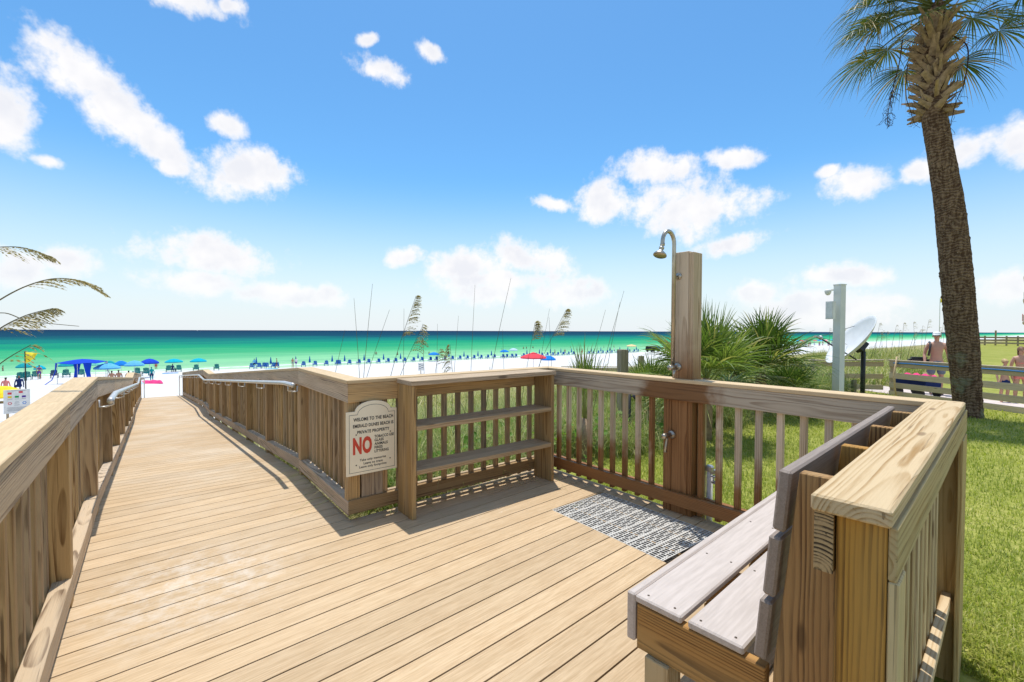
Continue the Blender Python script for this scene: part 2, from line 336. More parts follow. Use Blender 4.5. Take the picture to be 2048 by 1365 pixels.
def bark():
    m, t, b = mat('palm_bark')
    tcn = t.new('ShaderNodeTexCoord'); p = t.sep(tcn.outputs['Object'])
    n1 = t.noise(tcn.outputs['Object'], 3.0, 5.0, 0.65); n2 = t.noise(t.vmath('MULTIPLY', tcn.outputs['Object'], (24, 24, 5)), 1.0, 4.0)
    rg = t.math('SINE', t.math('ADD', t.math('MULTIPLY', p[2], 95.0), t.math('MULTIPLY', n1, 40.0)))
    col = t.mix(t.mapr(t.math('ADD', t.math('MULTIPLY', rg, 0.12), n2), 0.3, 0.75), (0.085, 0.047, 0.027, 1), (0.26, 0.17, 0.105, 1))
    li = t.noise(tcn.outputs['Object'], 14.0, 5.0, 0.7)
    col = t.mix(t.mapr(li, 0.66, 0.72), col, (0.48, 0.42, 0.31, 1))
    mo = t.math('MULTIPLY', t.mapr(t.noise(tcn.outputs['Object'], 2.6, 3.0), 0.52, 0.66), t.mapr(p[2], 1.0, 2.0, 0.75, 0.0))
    col = t.mix(mo, col, (0.22, 0.22, 0.14, 1))
    t.l.new(col, b.inputs['Base Color']); b.inputs['Roughness'].default_value = 0.95; b.inputs['Specular IOR Level'].default_value = 0.1
    bp = t.new('ShaderNodeBump'); bp.inputs['Strength'].default_value = 0.8; bp.inputs['Distance'].default_value = 0.02
    t.l.new(t.math('ADD', n2, t.math('MULTIPLY', rg, 0.3)), bp.inputs['Height']); t.l.new(bp.outputs[0], b.inputs['Normal'])
bark()
plain('boot_brown', (0.34, 0.235, 0.145), 0.9, 0, 0.3, 12, spec=0.1, bump=0.5)
plain('twig_dark', (0.06, 0.03, 0.018), 0.9, 0, 0.2, 12, spec=0.1)
def ground_mat():
    m, t, b = mat('ground')
    geo = t.new('ShaderNodeNewGeometry'); pos = geo.outputs['Position']; p = t.sep(pos)
    u = t.math('ADD', t.math('MULTIPLY', p[0], U.x), t.math('MULTIPLY', p[1], U.y))
    v = t.math('ADD', t.math('MULTIPLY', p[0], V.x), t.math('MULTIPLY', p[1], V.y))
    n = t.noise(pos, 0.8, 5.0, 0.6); nf = t.noise(pos, 14.0, 5.0, 0.65); nb = t.noise(pos, 0.12, 3.0)
    edge = t.mapr(u, 36.0, 50.0, 4.0, 9.5)
    lawn = t.math('MULTIPLY', t.mapr(t.math('ADD', v, t.math('MULTIPLY', n, 1.2)), t.math('ADD', edge, 0.4), t.math('ADD', edge, 0.9), 1.0, 0.0), t.mapr(u, 2.6, 3.0))
    lawnc = t.ramp(t.math('ADD', t.math('MULTIPLY', nf, 0.6), t.math('MULTIPLY', n, 0.4)), [(0.3, (0.14, 0.17, 0.03)), (0.5, (0.27, 0.285, 0.055)), (0.68, (0.44, 0.40, 0.13))])
    sand = t.ramp(nf, [(0.3, (0.585, 0.57, 0.545)), (0.7, (0.665, 0.655, 0.635))])
    tracks = t.mapr(t.noise(pos, 1.8, 5.0, 0.75), 0.42, 0.62, 0.0, 0.38)
    sand = t.mix(tracks, sand, (0.54, 0.525, 0.50, 1))
    wet = t.mapr(t.math('ADD', v, t.math('MULTIPLY', nb, 3.0)), 88.0, 91.0)
    sand = t.mix(wet, sand, (0.55, 0.52, 0.44, 1))
    litter = t.ramp(t.math('ADD', t.math('MULTIPLY', nf, 0.5), t.math('MULTIPLY', n, 0.5)), [(0.35, (0.13, 0.13, 0.045)), (0.5, (0.30, 0.27, 0.11)), (0.66, (0.54, 0.47, 0.30))])
    dune = t.math('MULTIPLY', t.mapr(t.math('ADD', v, t.math('MULTIPLY', n, 3.0)), 14.0, 18.5, 1.0, 0.0), t.mapr(t.math('ADD', u, n), -6.0, -1.0, 0.35, 1.0))
    dune = t.math('MAXIMUM', dune, t.math('MULTIPLY', t.mapr(t.math('ADD', v, t.math('MULTIPLY', n, 5.0)), 26.0, 32.0, 1.0, 0.0), t.mapr(u, 3.0, 9.0)))
    col = t.mix(dune, sand, litter); col = t.mix(lawn, col, lawnc)
    t.l.new(col, b.inputs['Base Color']); b.inputs['Roughness'].default_value = 0.95; b.inputs['Specular IOR Level'].default_value = 0.1
    bp = t.new('ShaderNodeBump'); bp.inputs['Strength'].default_value = 0.6; bp.inputs['Distance'].default_value = 0.06
    t.l.new(t.noise(pos, 2.5, 6.0, 0.65), bp.inputs['Height']); t.l.new(bp.outputs[0], b.inputs['Normal'])
ground_mat()
def sea_mat():
    m, t, b = mat('sea')
    geo = t.new('ShaderNodeNewGeometry'); pos = geo.outputs['Position']; p = t.sep(pos)
    u = t.math('ADD', t.math('MULTIPLY', p[0], U.x), t.math('MULTIPLY', p[1], U.y))
    v = t.math('ADD', t.math('MULTIPLY', p[0], V.x), t.math('MULTIPLY', p[1], V.y))
    wob = t.noise(t.comb(t.math('MULTIPLY', u, 0.012), t.math('MULTIPLY', v, 0.03), 0.0), 1.0, 4.0)
    dd = t.math('MULTIPLY', t.math('SUBTRACT', v, 87.0), t.mapr(wob, 0.2, 0.8, 0.62, 1.5, False))
    lg = t.math('DIVIDE', t.math('LOGARITHM', t.math('MAXIMUM', dd, 1.0), 10.0), 3.6)
    col = t.ramp(lg, [(0.0, (0.44, 0.58, 0.39)), (0.25, (0.32, 0.56, 0.32)), (0.41, (0.21, 0.50, 0.26)), (0.51, (0.06, 0.38, 0.165)), (0.59, (0.010, 0.29, 0.14)), (0.67, (0.003, 0.17, 0.145)), (0.76, (0.002, 0.055, 0.095)), (1.0, (0.002, 0.028, 0.070))])
    st = t.noise(t.comb(t.math('MULTIPLY', u, 0.02), t.math('MULTIPLY', v, 0.16), 1.0), 1.0, 5.0, 0.65)
    col = t.mix(t.mapr(st, 0.38, 0.62, 0.0, 0.6), col, t.mix(1.0, col, (0.62, 0.78, 0.82, 1), 'MULTIPLY'))
    # low breaking line close to the beach
    sn = t.noise(t.comb(t.math('MULTIPLY', u, 0.05), 0.0, 0.0), 1.0, 3.0)
    br = t.math('SUBTRACT', t.math('SUBTRACT', v, 90.2), t.math('MULTIPLY', sn, 3.0))
    fn = t.noise(t.comb(t.math('MULTIPLY', u, 0.5), t.math('MULTIPLY', v, 1.4), 0.0), 1.0, 5.0, 0.7)
    foam = t.math('MULTIPLY', t.mapr(t.math('ABSOLUTE', br), 0.4, 1.3, 1.0, 0.0), t.mapr(fn, 0.38, 0.55))
    br2 = t.math('SUBTRACT', t.math('SUBTRACT', v, 97.5), t.math('MULTIPLY', sn, 7.0))
    fo2 = t.math('MULTIPLY', t.math('MULTIPLY', t.mapr(t.math('ABSOLUTE', br2), 0.2, 0.8, 1.0, 0.0), t.mapr(fn, 0.52, 0.6)), t.mapr(t.noise(t.comb(t.math('MULTIPLY', u, 0.03), 5.0, 0.0), 1.0, 2.0), 0.45, 0.6))
    foam = t.math('MAXIMUM', foam, fo2)
    col = t.mix(foam, col, (0.85, 0.87, 0.85, 1))
    bp = t.new('ShaderNodeBump'); bp.inputs['Strength'].default_value = 0.8; bp.inputs['Distance'].default_value = 0.4
    wv = t.noise(t.comb(t.math('MULTIPLY', u, 0.16), t.math('MULTIPLY', v, 0.6), 0.0), 1.0, 6.0, 0.6)
    t.l.new(wv, bp.inputs['Height'])
    df = t.new('ShaderNodeBsdfDiffuse'); t.l.new(col, df.inputs['Color']); t.l.new(bp.outputs[0], df.inputs['Normal'])
    gl = t.new('ShaderNodeBsdfGlossy'); gl.inputs['Roughness'].default_value = 0.25; t.l.new(bp.outputs[0], gl.inputs['Normal'])
    mx = t.new('ShaderNodeMixShader'); mx.inputs[0].default_value = 0.03; t.l.new(df.outputs[0], mx.inputs[1]); t.l.new(gl.outputs[0], mx.inputs[2])
    t.l.new(mx.outputs[0], t.n['Material Output'].inputs['Surface'])
sea_mat()

# ------------------------------------------------------------------ object helpers
WM = {}
def tag(o, label=None, cat=None, group=None, kind=None):
    if label: o['label'] = label
    if cat: o['category'] = cat
    if group: o['group'] = group
    if kind: o['kind'] = kind
    return o
def thing(name, label, cat, loc=(0, 0, 0), rz=0.0, group=None):
    o = bpy.data.objects.new(name, None); COL.objects.link(o); o.empty_display_size = 0.1
    M = Matrix.Translation(Vector(loc)) @ Matrix.Rotation(rz, 4, 'Z'); o.matrix_basis = M; WM[o] = M
    return tag(o, label, cat, group)
def put(name, me, m=None, parent=None, M=None):
    o = bpy.data.objects.new(name, me); COL.objects.link(o)
    M = M or Matrix.Identity(4); WM[o] = M
    if parent is not None:
        o.parent = parent; o.matrix_basis = WM[parent].inverted() @ M
    else: o.matrix_basis = M
    if m is not None and not me.materials: me.materials.append(MATS[m])
    elif m is not None and me.materials[0] is not MATS[m]:
        o.material_slots[0].link = 'OBJECT'; o.material_slots[0].material = MATS[m]
    return o
class MB:
    def __init__(s): s.v = []; s.f = []; s.t = []; s.mi = []; s.cur = 0
    def add(s, vs, fs, tint=0.5):
        b = len(s.v); s.v += [tuple(x) for x in vs]; s.t += [tint]*len(vs)
        s.f += [tuple(i+b for i in f) for f in fs]; s.mi += [s.cur]*len(fs)
    def box(s, c, sz, M=None):
        x, y, z = sz[0]/2, sz[1]/2, sz[2]/2; c = Vector(c)
        vs = [Vector((i*x, j*y, k*z)) for i in (-1, 1) for j in (-1, 1) for k in (-1, 1)]
        vs = [(M @ q if M else q)+c for q in vs]
        s.add(vs, [(0, 1, 3, 2), (4, 6, 7, 5), (0, 4, 5, 1), (2, 3, 7, 6), (0, 2, 6, 4), (1, 5, 7, 3)])
    def tube(s, pts, rad, n=8, cap=True, tint=0.5):
        pts = [Vector(p) for p in pts]; k = len(pts)
        rad = rad if hasattr(rad, '__len__') else [rad]*k
        ref = None; rings = []
        for i, p in enumerate(pts):
            tg = (pts[min(i+1, k-1)]-pts[max(i-1, 0)]).normalized()
            if ref is None: ref = tg.orthogonal().normalized()
            ref = (ref-tg*ref.dot(tg)).normalized(); bi = tg.cross(ref)
            rings.append([p+(ref*math.cos(a)+bi*math.sin(a))*rad[i] for a in [2*math.pi*j/n for j in range(n)]])
        vs = [q for r in rings for q in r]; fs = []
        for i in range(k-1):
            for j in range(n):
                j2 = (j+1) % n; fs.append((i*n+j, i*n+j2, (i+1)*n+j2, (i+1)*n+j))
        if cap: fs.append(tuple(range(n-1, -1, -1))); fs.append(tuple((k-1)*n+j for j in range(n)))
        s.add(vs, fs, tint)
    def lathe(s, prof, n=16, M=None, a0=0, a1=2*math.pi, tint=0.5):
        full = abs(a1-a0-2*math.pi) < 1e-6; m = n if full else n+1; vs = []
        for r, z in prof:
            for j in range(m):
                a = a0+(a1-a0)*j/n; q = Vector((r*math.cos(a), r*math.sin(a), z)); vs.append(M @ q if M else q)
        fs = []
        for i in range(len(prof)-1):
            for j in range(n):
                j2 = (j+1) % m; fs.append((i*m+j, i*m+j2, (i+1)*m+j2, (i+1)*m+j))
        s.add(vs, fs, tint)
    def prism(s, poly, z0, z1):
        n = len(poly); vs = [(p[0], p[1], z0) for p in poly]+[(p[0], p[1], z1) for p in poly]
        fs = [tuple(range(n-1, -1, -1)), tuple(range(n, 2*n))]+[(i, (i+1) % n, n+(i+1) % n, n+i) for i in range(n)]
        s.add(vs, fs)
    def mesh(s, name, smooth=False, tint=False):
        me = bpy.data.meshes.new(name); me.from_pydata(s.v, [], s.f)
        if any(s.mi): me.polygons.foreach_set('material_index', s.mi)
        if tint:
            at_ = me.attributes.new('tint', 'FLOAT', 'POINT'); at_.data.foreach_set('value', s.t)
        if smooth: me.polygons.foreach_set('use_smooth', [True]*len(me.polygons))
        me.update(); return me
    def build(s, name, m, parent=None, M=None, smooth=False, tint=False):
        return put(name, s.mesh(name, smooth, tint), m, parent, M)
CACHE = {}
def lumber_mesh(L, w, h, dz=0.0, bev=0.003):
    key = (round(L, 4), round(w, 4), round(h, 4), round(dz, 4), bev)
    if key in CACHE: return CACHE[key]
    bm = bmesh.new(); bmesh.ops.create_cube(bm, size=1.0)
    for v in bm.verts: v.co = Vector((v.co.x*L, v.co.y*w, v.co.z*h))
    if bev: bmesh.ops.bevel(bm, geom=bm.edges[:], offset=min(bev, w*0.2, h*0.2), segments=1, affect='EDGES')
    for v in bm.verts: v.co.z += dz*(v.co.x/L)
    me = bpy.data.meshes.new('lumber'); bm.to_mesh(me); bm.free(); CACHE[key] = me; return me
def board(name, p0, p1, w, h, m, parent, bev=0.003):          # runs from p0 to p1, ends stay vertical on a slope
    p0 = Vector(p0); p1 = Vector(p1); dh = Vector((p1.x-p0.x, p1.y-p0.y, 0)); L = dh.length
    me = lumber_mesh(L, w, h, p1.z-p0.z, bev)
    if me.materials and me.materials[0] is not MATS[m]:
        k2 = (id(me), m)
        if k2 not in CACHE: CACHE[k2] = me.copy(); CACHE[k2].materials.clear()
        me = CACHE[k2]
    M = Matrix.Translation((p0+p1)/2) @ Matrix.Rotation(math.atan2(dh.y, dh.x), 4, 'Z')
    return put(name, me, m, parent, M)
STAND = Matrix(((0, 0, -1, 0), (0, 1, 0, 0), (1, 0, 0, 0), (0, 0, 0, 1)))   # local X -> up
def upright(name, xy, z0, z1, w, dpt, ang, m, parent, bev=0.003):          # w along ang, dpt across
    me = lumber_mesh(z1-z0, dpt, w, 0, bev)
    if me.materials and me.materials[0] is not MATS[m]:
        k2 = (id(me), m)
        if k2 not in CACHE: CACHE[k2] = me.copy(); CACHE[k2].materials.clear()
        me = CACHE[k2]
    M = Matrix.Translation((xy[0], xy[1], (z0+z1)/2)) @ Matrix.Rotation(ang, 4, 'Z') @ STAND
    return put(name, me, m, parent, M)
def clip(poly, n, dd):                                        # keep n.p <= dd
    out = []
    for i in range(len(poly)):
        a, b = poly[i], poly[(i+1) % len(poly)]; da = n[0]*a[0]+n[1]*a[1]-dd; db = n[0]*b[0]+n[1]*b[1]-dd
        if da <= 0: out.append(a)
        if da*db < 0:
            t = da/(da-db); out.append((a[0]+(b[0]-a[0])*t, a[1]+(b[1]-a[1])*t))
    return out
def area(p): return abs(sum(p[i][0]*p[(i+1) % len(p)][1]-p[(i+1) % len(p)][0]*p[i][1] for i in range(len(p))))/2
# ------------------------------------------------------------------ the ground, the sea
def grid_axis(brk):
    out = []
    for a, b, n in brk: out += list(np.linspace(a, b, n, endpoint=False))
    return np.array(out+[brk[-1][1]])
gu = grid_axis([(-3000, -200, 8), (-200, -40, 20), (-40, -8, 32), (-8, 34, 168), (34, 80, 46), (80, 300, 40), (300, 3000, 8)])
gv = grid_axis([(-400, -20, 8), (-20, -4, 16), (-4, 30, 136), (30, 100, 70), (100, 240, 14)])
uu, vv = np.meshgrid(gu, gv, indexing='ij'); zz_ = ground(uu, vv)
px = uu*U.x+vv*V.x; py = uu*U.y+vv*V.y
verts = np.stack([px, py, zz_], -1).reshape(-1, 3); nu, nv = len(gu), len(gv)
ii, jj = np.meshgrid(np.arange(nu-1), np.arange(nv-1), indexing='ij'); a_ = (ii*nv+jj).reshape(-1)
faces = np.stack([a_, a_+nv, a_+nv+1, a_+1], -1)
me = bpy.data.meshes.new('ground'); me.from_pydata(verts.tolist(), [], faces.tolist()); me.polygons.foreach_set('use_smooth', [True]*len(me.polygons))
tag(put('ground', me, 'ground'), kind='structure')
b = MB(); b.add([uv(-30000, 84, -5.0), uv(30000, 84, -5.0), uv(30000, 45000, -5.0), uv(-30000, 45000, -5.0)], [(0, 1, 2, 3)])
tag(b.build('sea', 'sea'), kind='structure')

# ------------------------------------------------------------------ deck and ramp
C0 = Vector((-1.187, 3.281, 0)); S0 = Vector((0.36, 4.515, 0))
BE, BP = Vector((math.cos(R(42.3)), math.sin(R(42.3)), 0)), Vector((math.sin(R(42.3)), -math.cos(R(42.3)), 0))   # bench frame
def bp_(e, p, z=0.0): q = BE*e+BP*p; q.z = z; return q
SD = Vector((math.cos(R(-50)), math.sin(R(-50)), 0)); SN = Vector((-SD.y, SD.x, 0))                           # shower rail: along, outward
tB = (-0.295-S0.dot(BP))/SD.dot(BP); B0 = S0+SD*tB; BN = bp_(1.18, -0.295)
V1, V2, V3, V4 = 4.74, 13.45, 15.0, 25.4; ZL, ZE = -0.72, -1.56
def zramp(v): return float(np.interp(v, [V1, V2, V3, V4], [0, ZL, ZL, ZE]))
deck = bpy.data.objects.new('deck', None); COL.objects.link(deck); WM[deck] = Matrix.Identity(4); tag(deck, kind='structure')
ang = R(41.8); BD = Vector((math.cos(ang), math.sin(ang), 0)); BNm = Vector((-math.sin(ang), math.cos(ang), 0))
G = [(0.332, 3.526), (0.791, 3.927), (1.399, 3.145), (0.945, 2.724)]                                          # drain opening
dA = Vector((0.7155, 4.2586, 0)); dB = Vector((1.532, 3.268, 0)); dd_ = (dB-dA).normalized(); dn_ = Vector((-dd_.y, dd_.x, 0))
backd = C0.dot(BNm)+0.045
def cut_grate(poly):
    gi = []; rest = poly
    gp_ = [Vector((x, y, 0)) for x, y in G]
    for i in range(4):
        a, b2 = gp_[i], gp_[(i+1) % 4]; ed = b2-a; n = Vector((-ed.y, ed.x, 0)).normalized()     # outward for clockwise order
        out_ = clip(rest, (-n.x, -n.y), -(n.dot(a)+0.006))
        if len(out_) >= 3 and area(out_) > 2e-4: gi.append(out_)
        rest = clip(rest, (n.x, n.y), n.dot(a)+0.006)
        if len(rest) < 3: break
    return gi
for k in range(-30, 40):
    lo = 1.840+k*0.1465+0.004; hi = lo+0.1385
    base = [tuple((BD*s+BNm*o)[:2]) for s, o in ((-8, lo), (8, lo), (8, hi), (-8, hi))]
    A_ = base
    for n, dd0 in (((-U.x, -U.y), 0.37), ((BNm.x, BNm.y), backd), ((dn_.x, dn_.y), dn_.dot(dA)), ((BP.x, BP.y), -0.20), ((-V.x, -V.y), 1.9)):
        A_ = clip(A_, n, dd0) if len(A_) >= 3 else []
    B_ = base
    for n, dd0 in (((-U.x, -U.y), 0.37), ((-BNm.x, -BNm.y), -backd), ((U.x, U.y), 1.145), ((V.x, V.y), V1-0.003)):
        B_ = clip(B_, n, dd0) if len(B_) >= 3 else []
    for poly in ([A_] if len(A_) >= 3 else [])+([B_] if len(B_) >= 3 else []):
        if area(poly) < 1e-3: continue
        pieces = [poly]
        if poly is A_: pieces = cut_grate(poly)
        for pc in pieces:
            c = Vector((sum(p[0] for p in pc)/len(pc), sum(p[1] for p in pc)/len(pc), 0)); c = BD*c.dot(BD)+BNm*((lo+hi)/2)
            loc = []
            for p in pc:
                q = Vector((p[0], p[1], 0))-c; loc.append((q.dot(BD), q.dot(BNm)))
            mb = MB(); mb.prism(loc, -0.025, 0.0)
            bm = bmesh.new(); tmp = mb.mesh('plank'); bm.from_mesh(tmp)
            bmesh.ops.recalc_face_normals(bm, faces=bm.faces[:])
            bmesh.ops.bevel(bm, geom=[e for e in bm.edges if all(v.co.z > -0.001 for v in e.verts)], offset=0.0009, segments=1, affect='EDGES')
            bm.to_mesh(tmp); bm.free()
            put('plank', tmp, 'deck_composite', deck, Matrix.Translation(c) @ Matrix.Rotation(ang, 4, 'Z'))
# joists under the opening and along the edges
for s0 in (0.35, 0.75):
    board('joist', lerp(Vector((G[0][0], G[0][1], -0.12)), Vector((G[1][0], G[1][1], -0.12)), s0), lerp(Vector((G[3][0], G[3][1], -0.12)), Vector((G[2][0], G[2][1], -0.12)), s0), 0.036, 0.18, 'brown_pine', deck)
ramp = bpy.data.objects.new('ramp', None); COL.objects.link(ramp); WM[ramp] = Matrix.Identity(4); tag(ramp, kind='structure')
pm = lumber_mesh(1.515, 0.1385, 0.025, 0, 0.0009)
for s0, s1 in ((V1, V2), (V2, V3), (V3, V4)):
    n = int(round((s1-s0)/0.1465))
    for i in range(n):
        v = s0+(s1-s0)*(i+0.5)/n; sl_ = math.atan2(zramp(v+0.01)-zramp(v-0.01), 0.02)
        M = Matrix.Translation(uv(0.3875, v, zramp(v)-0.0125)) @ Matrix.Rotation(R(38.5), 4, 'Z') @ Matrix.Rotation(sl_, 4, 'X')
        put('plank', pm, 'deck_composite', ramp, M)
for u in (-0.30, 1.07):
    for s0, s1 in ((V1, V2), (V2, V3), (V3, V4)):
        board('stringer', uv(u, s0+0.01, zramp(s0)-0.125), uv(u, s1-0.01, zramp(s1)-0.125), 0.036, 0.19, 'brown_pine', ramp)
# rim joists of the platform
board('rim_joist', dA+Vector((0, 0, -0.125))-SN*0.02-SD*0.3, dB+Vector((0, 0, -0.125))-SN*0.02+SD*0.6, 0.036, 0.19, 'brown_pine', deck)
board('rim_joist', C0+Vector((0, 0, -0.125))+BD*0.02, S0+Vector((0, 0, -0.125))-BD*0.15, 0.036, 0.19, 'brown_pine', deck)

# ------------------------------------------------------------------ railings
def hexa(name, poly, z0s, z1s, m, parent, bev=0.003):
    """four-cornered timber: poly = in0,in1,out1,out0 ; z at start and end"""
    a, b2, c_, d_ = [Vector((p.x, p.y, 0)) for p in poly]
    mid = (a+b2+c_+d_)/4; dr = (b2-a).normalized(); an = math.atan2(dr.y, dr.x); nr = Vector((-dr.y, dr.x, 0))
    zc = (z0s[0]+z1s[0]+z0s[1]+z1s[1])/4
    def L(p, z): q = p-mid; return (q.dot(dr), q.dot(nr), z-zc)
    vs = [L(a, z0s[0]), L(b2, z1s[0]), L(c_, z1s[0]), L(d_, z0s[0]), L(a, z0s[1]), L(b2, z1s[1]), L(c_, z1s[1]), L(d_, z0s[1])]
    bm = bmesh.new(); bv = [bm.verts.new(v) for v in vs]
    for f in ((0, 3, 2, 1), (4, 5, 6, 7), (0, 1, 5, 4), (1, 2, 6, 5), (2, 3, 7, 6), (3, 0, 4, 7)): bm.faces.new([bv[i] for i in f])
    bmesh.ops.recalc_face_normals(bm, faces=bm.faces[:])
    bmesh.ops.bevel(bm, geom=bm.edges[:], offset=bev, segments=1, affect='EDGES')
    me = bpy.data.meshes.new(name); bm.to_mesh(me); bm.free()
    return put(name, me, m, parent, Matrix.Translation((mid.x, mid.y, zc)) @ Matrix.Rotation(an, 4, 'Z'))
def miter(path, i, off):
    n = len(path)
    def nor(k): dv = path[k+1]-path[k]; dv = Vector((dv.x, dv.y, 0)).normalized(); return Vector((-dv.y, dv.x, 0))
    ns = [nor(k) for k in (i-1, i) if 0 <= k < n-1]
    if len(ns) == 1: return path[i]+ns[0]*off
    m = (ns[0]+ns[1]); m = m/m.length; return path[i]+m*(off/max(m.dot(ns[0]), 0.3))
def strip(name, path, i, o0, o1, h0, h1, m, parent, bev=0.003, g0=0.0, g1=0.0):
    a, b2 = miter(path, i, o0), miter(path, i+1, o0); c_, d_ = miter(path, i+1, o1), miter(path, i, o1)
    dr = (path[i+1]-path[i]); dr.z = 0; L = dr.length; dr = dr/L; k = (path[i+1].z-path[i].z)/L
    a = a+dr*(0.0008+g0); d_ = d_+dr*(0.0008+g0); b2 = b2-dr*(0.0008+g1); c_ = c_-dr*(0.0008+g1)
    za, zb = path[i].z+k*g0, path[i+1].z-k*g1
    return hexa(name, (a, b2, c_, d_), (za+h0, za+h1), (zb+h0, zb+h1), m, parent, bev)
def along(path, i, s, off):
    dr = path[i+1]-path[i]; L = Vector((dr.x, dr.y, 0)).length; n = Vector((-dr.y, dr.x, 0)).normalized()
    p = path[i]+dr*(s/L)+n*off; return p, math.atan2(dr.y, dr.x)
def balusters(path, i, s0, s1, m, parent, off=0.0575, z0=0.03, z1=1.0095, skip=()):
    n = max(1, int(round((s1-s0)/0.131)))
    for k in range(n+1):
        s = s0+(s1-s0)*k/n
        if any(a < s < b2 for a, b2 in skip): continue
        p, an = along(path, i, s, off)
        upright('baluster', p, p.z+z0, p.z+z1, 0.038, 0.038, an, m, parent)
def post(path, i, s, off, m, parent, w=0.089, d=0.089, z1=1.0095, down=None, z0=None, name='post'):
    p, an = along(path, i, s, off); g = gz(p)-0.1
    return upright(name, p, (g if z0 is None else p.z+z0), p.z+z1, w, d, an, m, parent)
CH = [uv(1.12, V4, ZE), uv(1.12, V3, ZL), uv(1.12, V2, ZL), uv(1.12, V1, 0), C0, S0, B0, BN]
LH = [uv(-0.322, -1.7, 0), uv(-0.322, V1, 0), uv(-0.322, V2, ZL), uv(-0.322, V3, ZL), uv(-0.322, V4, ZE)]
def seglen(path, i): dr = path[i+1]-path[i]; return Vector((dr.x, dr.y, 0)).length
PV = [6.36, 7.85, 9.38, 10.86, 12.11, 13.46, 15.15, 16.6, 18.1, 19.6, 21.1, 22.6, 24.0, 25.3]
def walkway_rail(root, path, segs, postv, fw=0.072):
    for i in segs:
        L = seglen(path, i)
        nf = max(1, int(round(L/2.4)))
        cuts = [0.0]+([L*k/nf for k in range(1, nf)] if not (path is LH and i == 0) else [1.90, 4.89])+[L]
        for c0_, c1_ in zip(cuts[:-1], cuts[1:]):
            ga_, gb2 = c0_, L-c1_
            strip('cap_rail', path, i, -0.004, 0.139, 1.011, 1.038, 'cap_composite', root, g0=ga_, g1=gb2)
            strip('top_rail', path, i, 0.0, 0.036, 0.874, 1.0095, 'weathered_pine', root, g0=ga_, g1=gb2)
            strip('bottom_rail', path, i, 0.0, fw, 0.045, 0.150, 'weathered_pine', root, g0=ga_, g1=gb2)
        strip('outer_rail', path, i, 0.116, 0.137, 0.875, 1.0085, 'weathered_pine', root, g0=0.14 if path is CH else 0, g1=0.0)
        balusters(path, i, 0.08, L-0.08, 'brown_pine', root, off=0.0945)
    for i, s in postv: post(path, i, s, 0.047, 'brown_pine', root)
rr = thing('ramp_railing', 'weathered wooden ramp railing on the corner side, running from the sign to the sand', 'railing', uv(1.2, 4.74, gz(uv(1.2, 4.74))))
walkway_rail(rr, CH, (0, 1, 2, 3), [(3, V1-4.72)]+[(2, V2-v) for v in PV if v <= V2]+[(1, V3-v) for v in PV if V2 < v <= V3]+[(0, V4-v) for v in PV if v > V3])
lr = thing('ramp_railing', 'weathered wooden railing with wide tan cap on the far side of the walkway', 'railing', uv(-0.4, 4.74, gz(uv(-0.4, 4.74))))
walkway_rail(lr, LH, (0, 1, 2, 3), [(0, v+1.7) for v in (-1.3, 0.2, 1.7, 3.19, 4.66)]+[(1, v-V1) for v in PV if v <= V2]+[(2, v-V2) for v in PV if V2 < v <= V3]+[(3, v-V3) for v in PV if v > V3])
# grab rails on both sides of the ramp
def grab(root, us, sgn, vpost, v0):
    z = lambda v: zramp(v)+0.895
    off = 0.095*sgn
    pts = [uv(us+off+(-0.0)*sgn, v0-0.03, z(V1)-0.005)]
    for v in [v0, V1+0.15, V2-0.12, V2+0.02, V3-0.02, V3+0.12, V4-0.35, V4+0.1]: pts.append(uv(us+off, v, z(min(v, V4))))
    pts += [uv(us+off, V4+0.28, z(V4)-0.05)]
    b_ = MB(); b_.tube(pts, 0.021, 12)
    h = b_.build('handrail', 'pipe_steel', root, smooth=True)
    for v in vpost:
        b_ = MB(); zz = z(v); b_.tube([uv(us+off, v, zz-0.015), uv(us+off, v, zz-0.07), uv(us+off*0.55, v, zz-0.085), uv(us+off*0.12, v, zz-0.085), uv(us+off*0.12, v, zz-0.03)], 0.0075, 6)
        b_.build('bracket', 'pipe_steel', h, smooth=True)
    b_ = MB(); q = uv(us+off, V4+0.30, 0); g = gz(q)-0.05; b_.tube([uv(us+off, V4+0.28, z(V4)-0.05), uv(us+off, V4+0.30, z(V4)-0.12), uv(us+off, V4+0.30, g)], 0.021, 10)
    b_.build('end_post', 'pipe_steel', h, smooth=True)
grab(rr, 1.12, -1, [4.72]+PV, 4.55); grab(lr, -0.322, 1, [4.66]+PV, 4.35)

# railing behind the shelf
kr = thing('deck_railing', 'wooden deck railing behind the shelf, with the welcome sign on its end posts', 'railing', (C0+S0)/2+Vector((0, 0, gz((C0+S0)/2))))
Lk = seglen(CH, 4)
strip('cap_rail', CH, 4, -0.004, 0.139, 1.011, 1.038, 'cap_composite', kr)
strip('top_rail', CH, 4, 0.0, 0.036, 0.874, 1.0095, 'shelf_pine', kr)
strip('bottom_rail', CH, 4, 0.0, 0.036, 0.055, 0.158, 'brown_pine', kr)
strip('outer_bottom_rail', CH, 4, 0.079, 0.115, 0.055, 0.150, 'weathered_pine', kr, g0=0.16, g1=0.02)
strip('outer_top_rail', CH, 4, 0.079, 0.115, 0.915, 1.0085, 'weathered_pine', kr, g0=0.16, g1=0.02)
balusters(CH, 4, 0.42, Lk-0.06, 'brown_pine', kr)
for s, w in ((0.05, 0.089), (0.188, 0.165), (0.298, 0.040)):
    p, an = along(CH, 4, s, 0.058); upright('post', p, 0.052, 1.0095, w, 0.078 if w > 0.05 else 0.04, an, 'shelf_pine' if w != 0.165 else 'weathered_pine', kr)
p, an = along(CH, 4, Lk-0.02, 0.085); upright('post', p, gz(p)-0.1, 1.0092, 0.085, 0.09, an, 'brown_pine', kr)
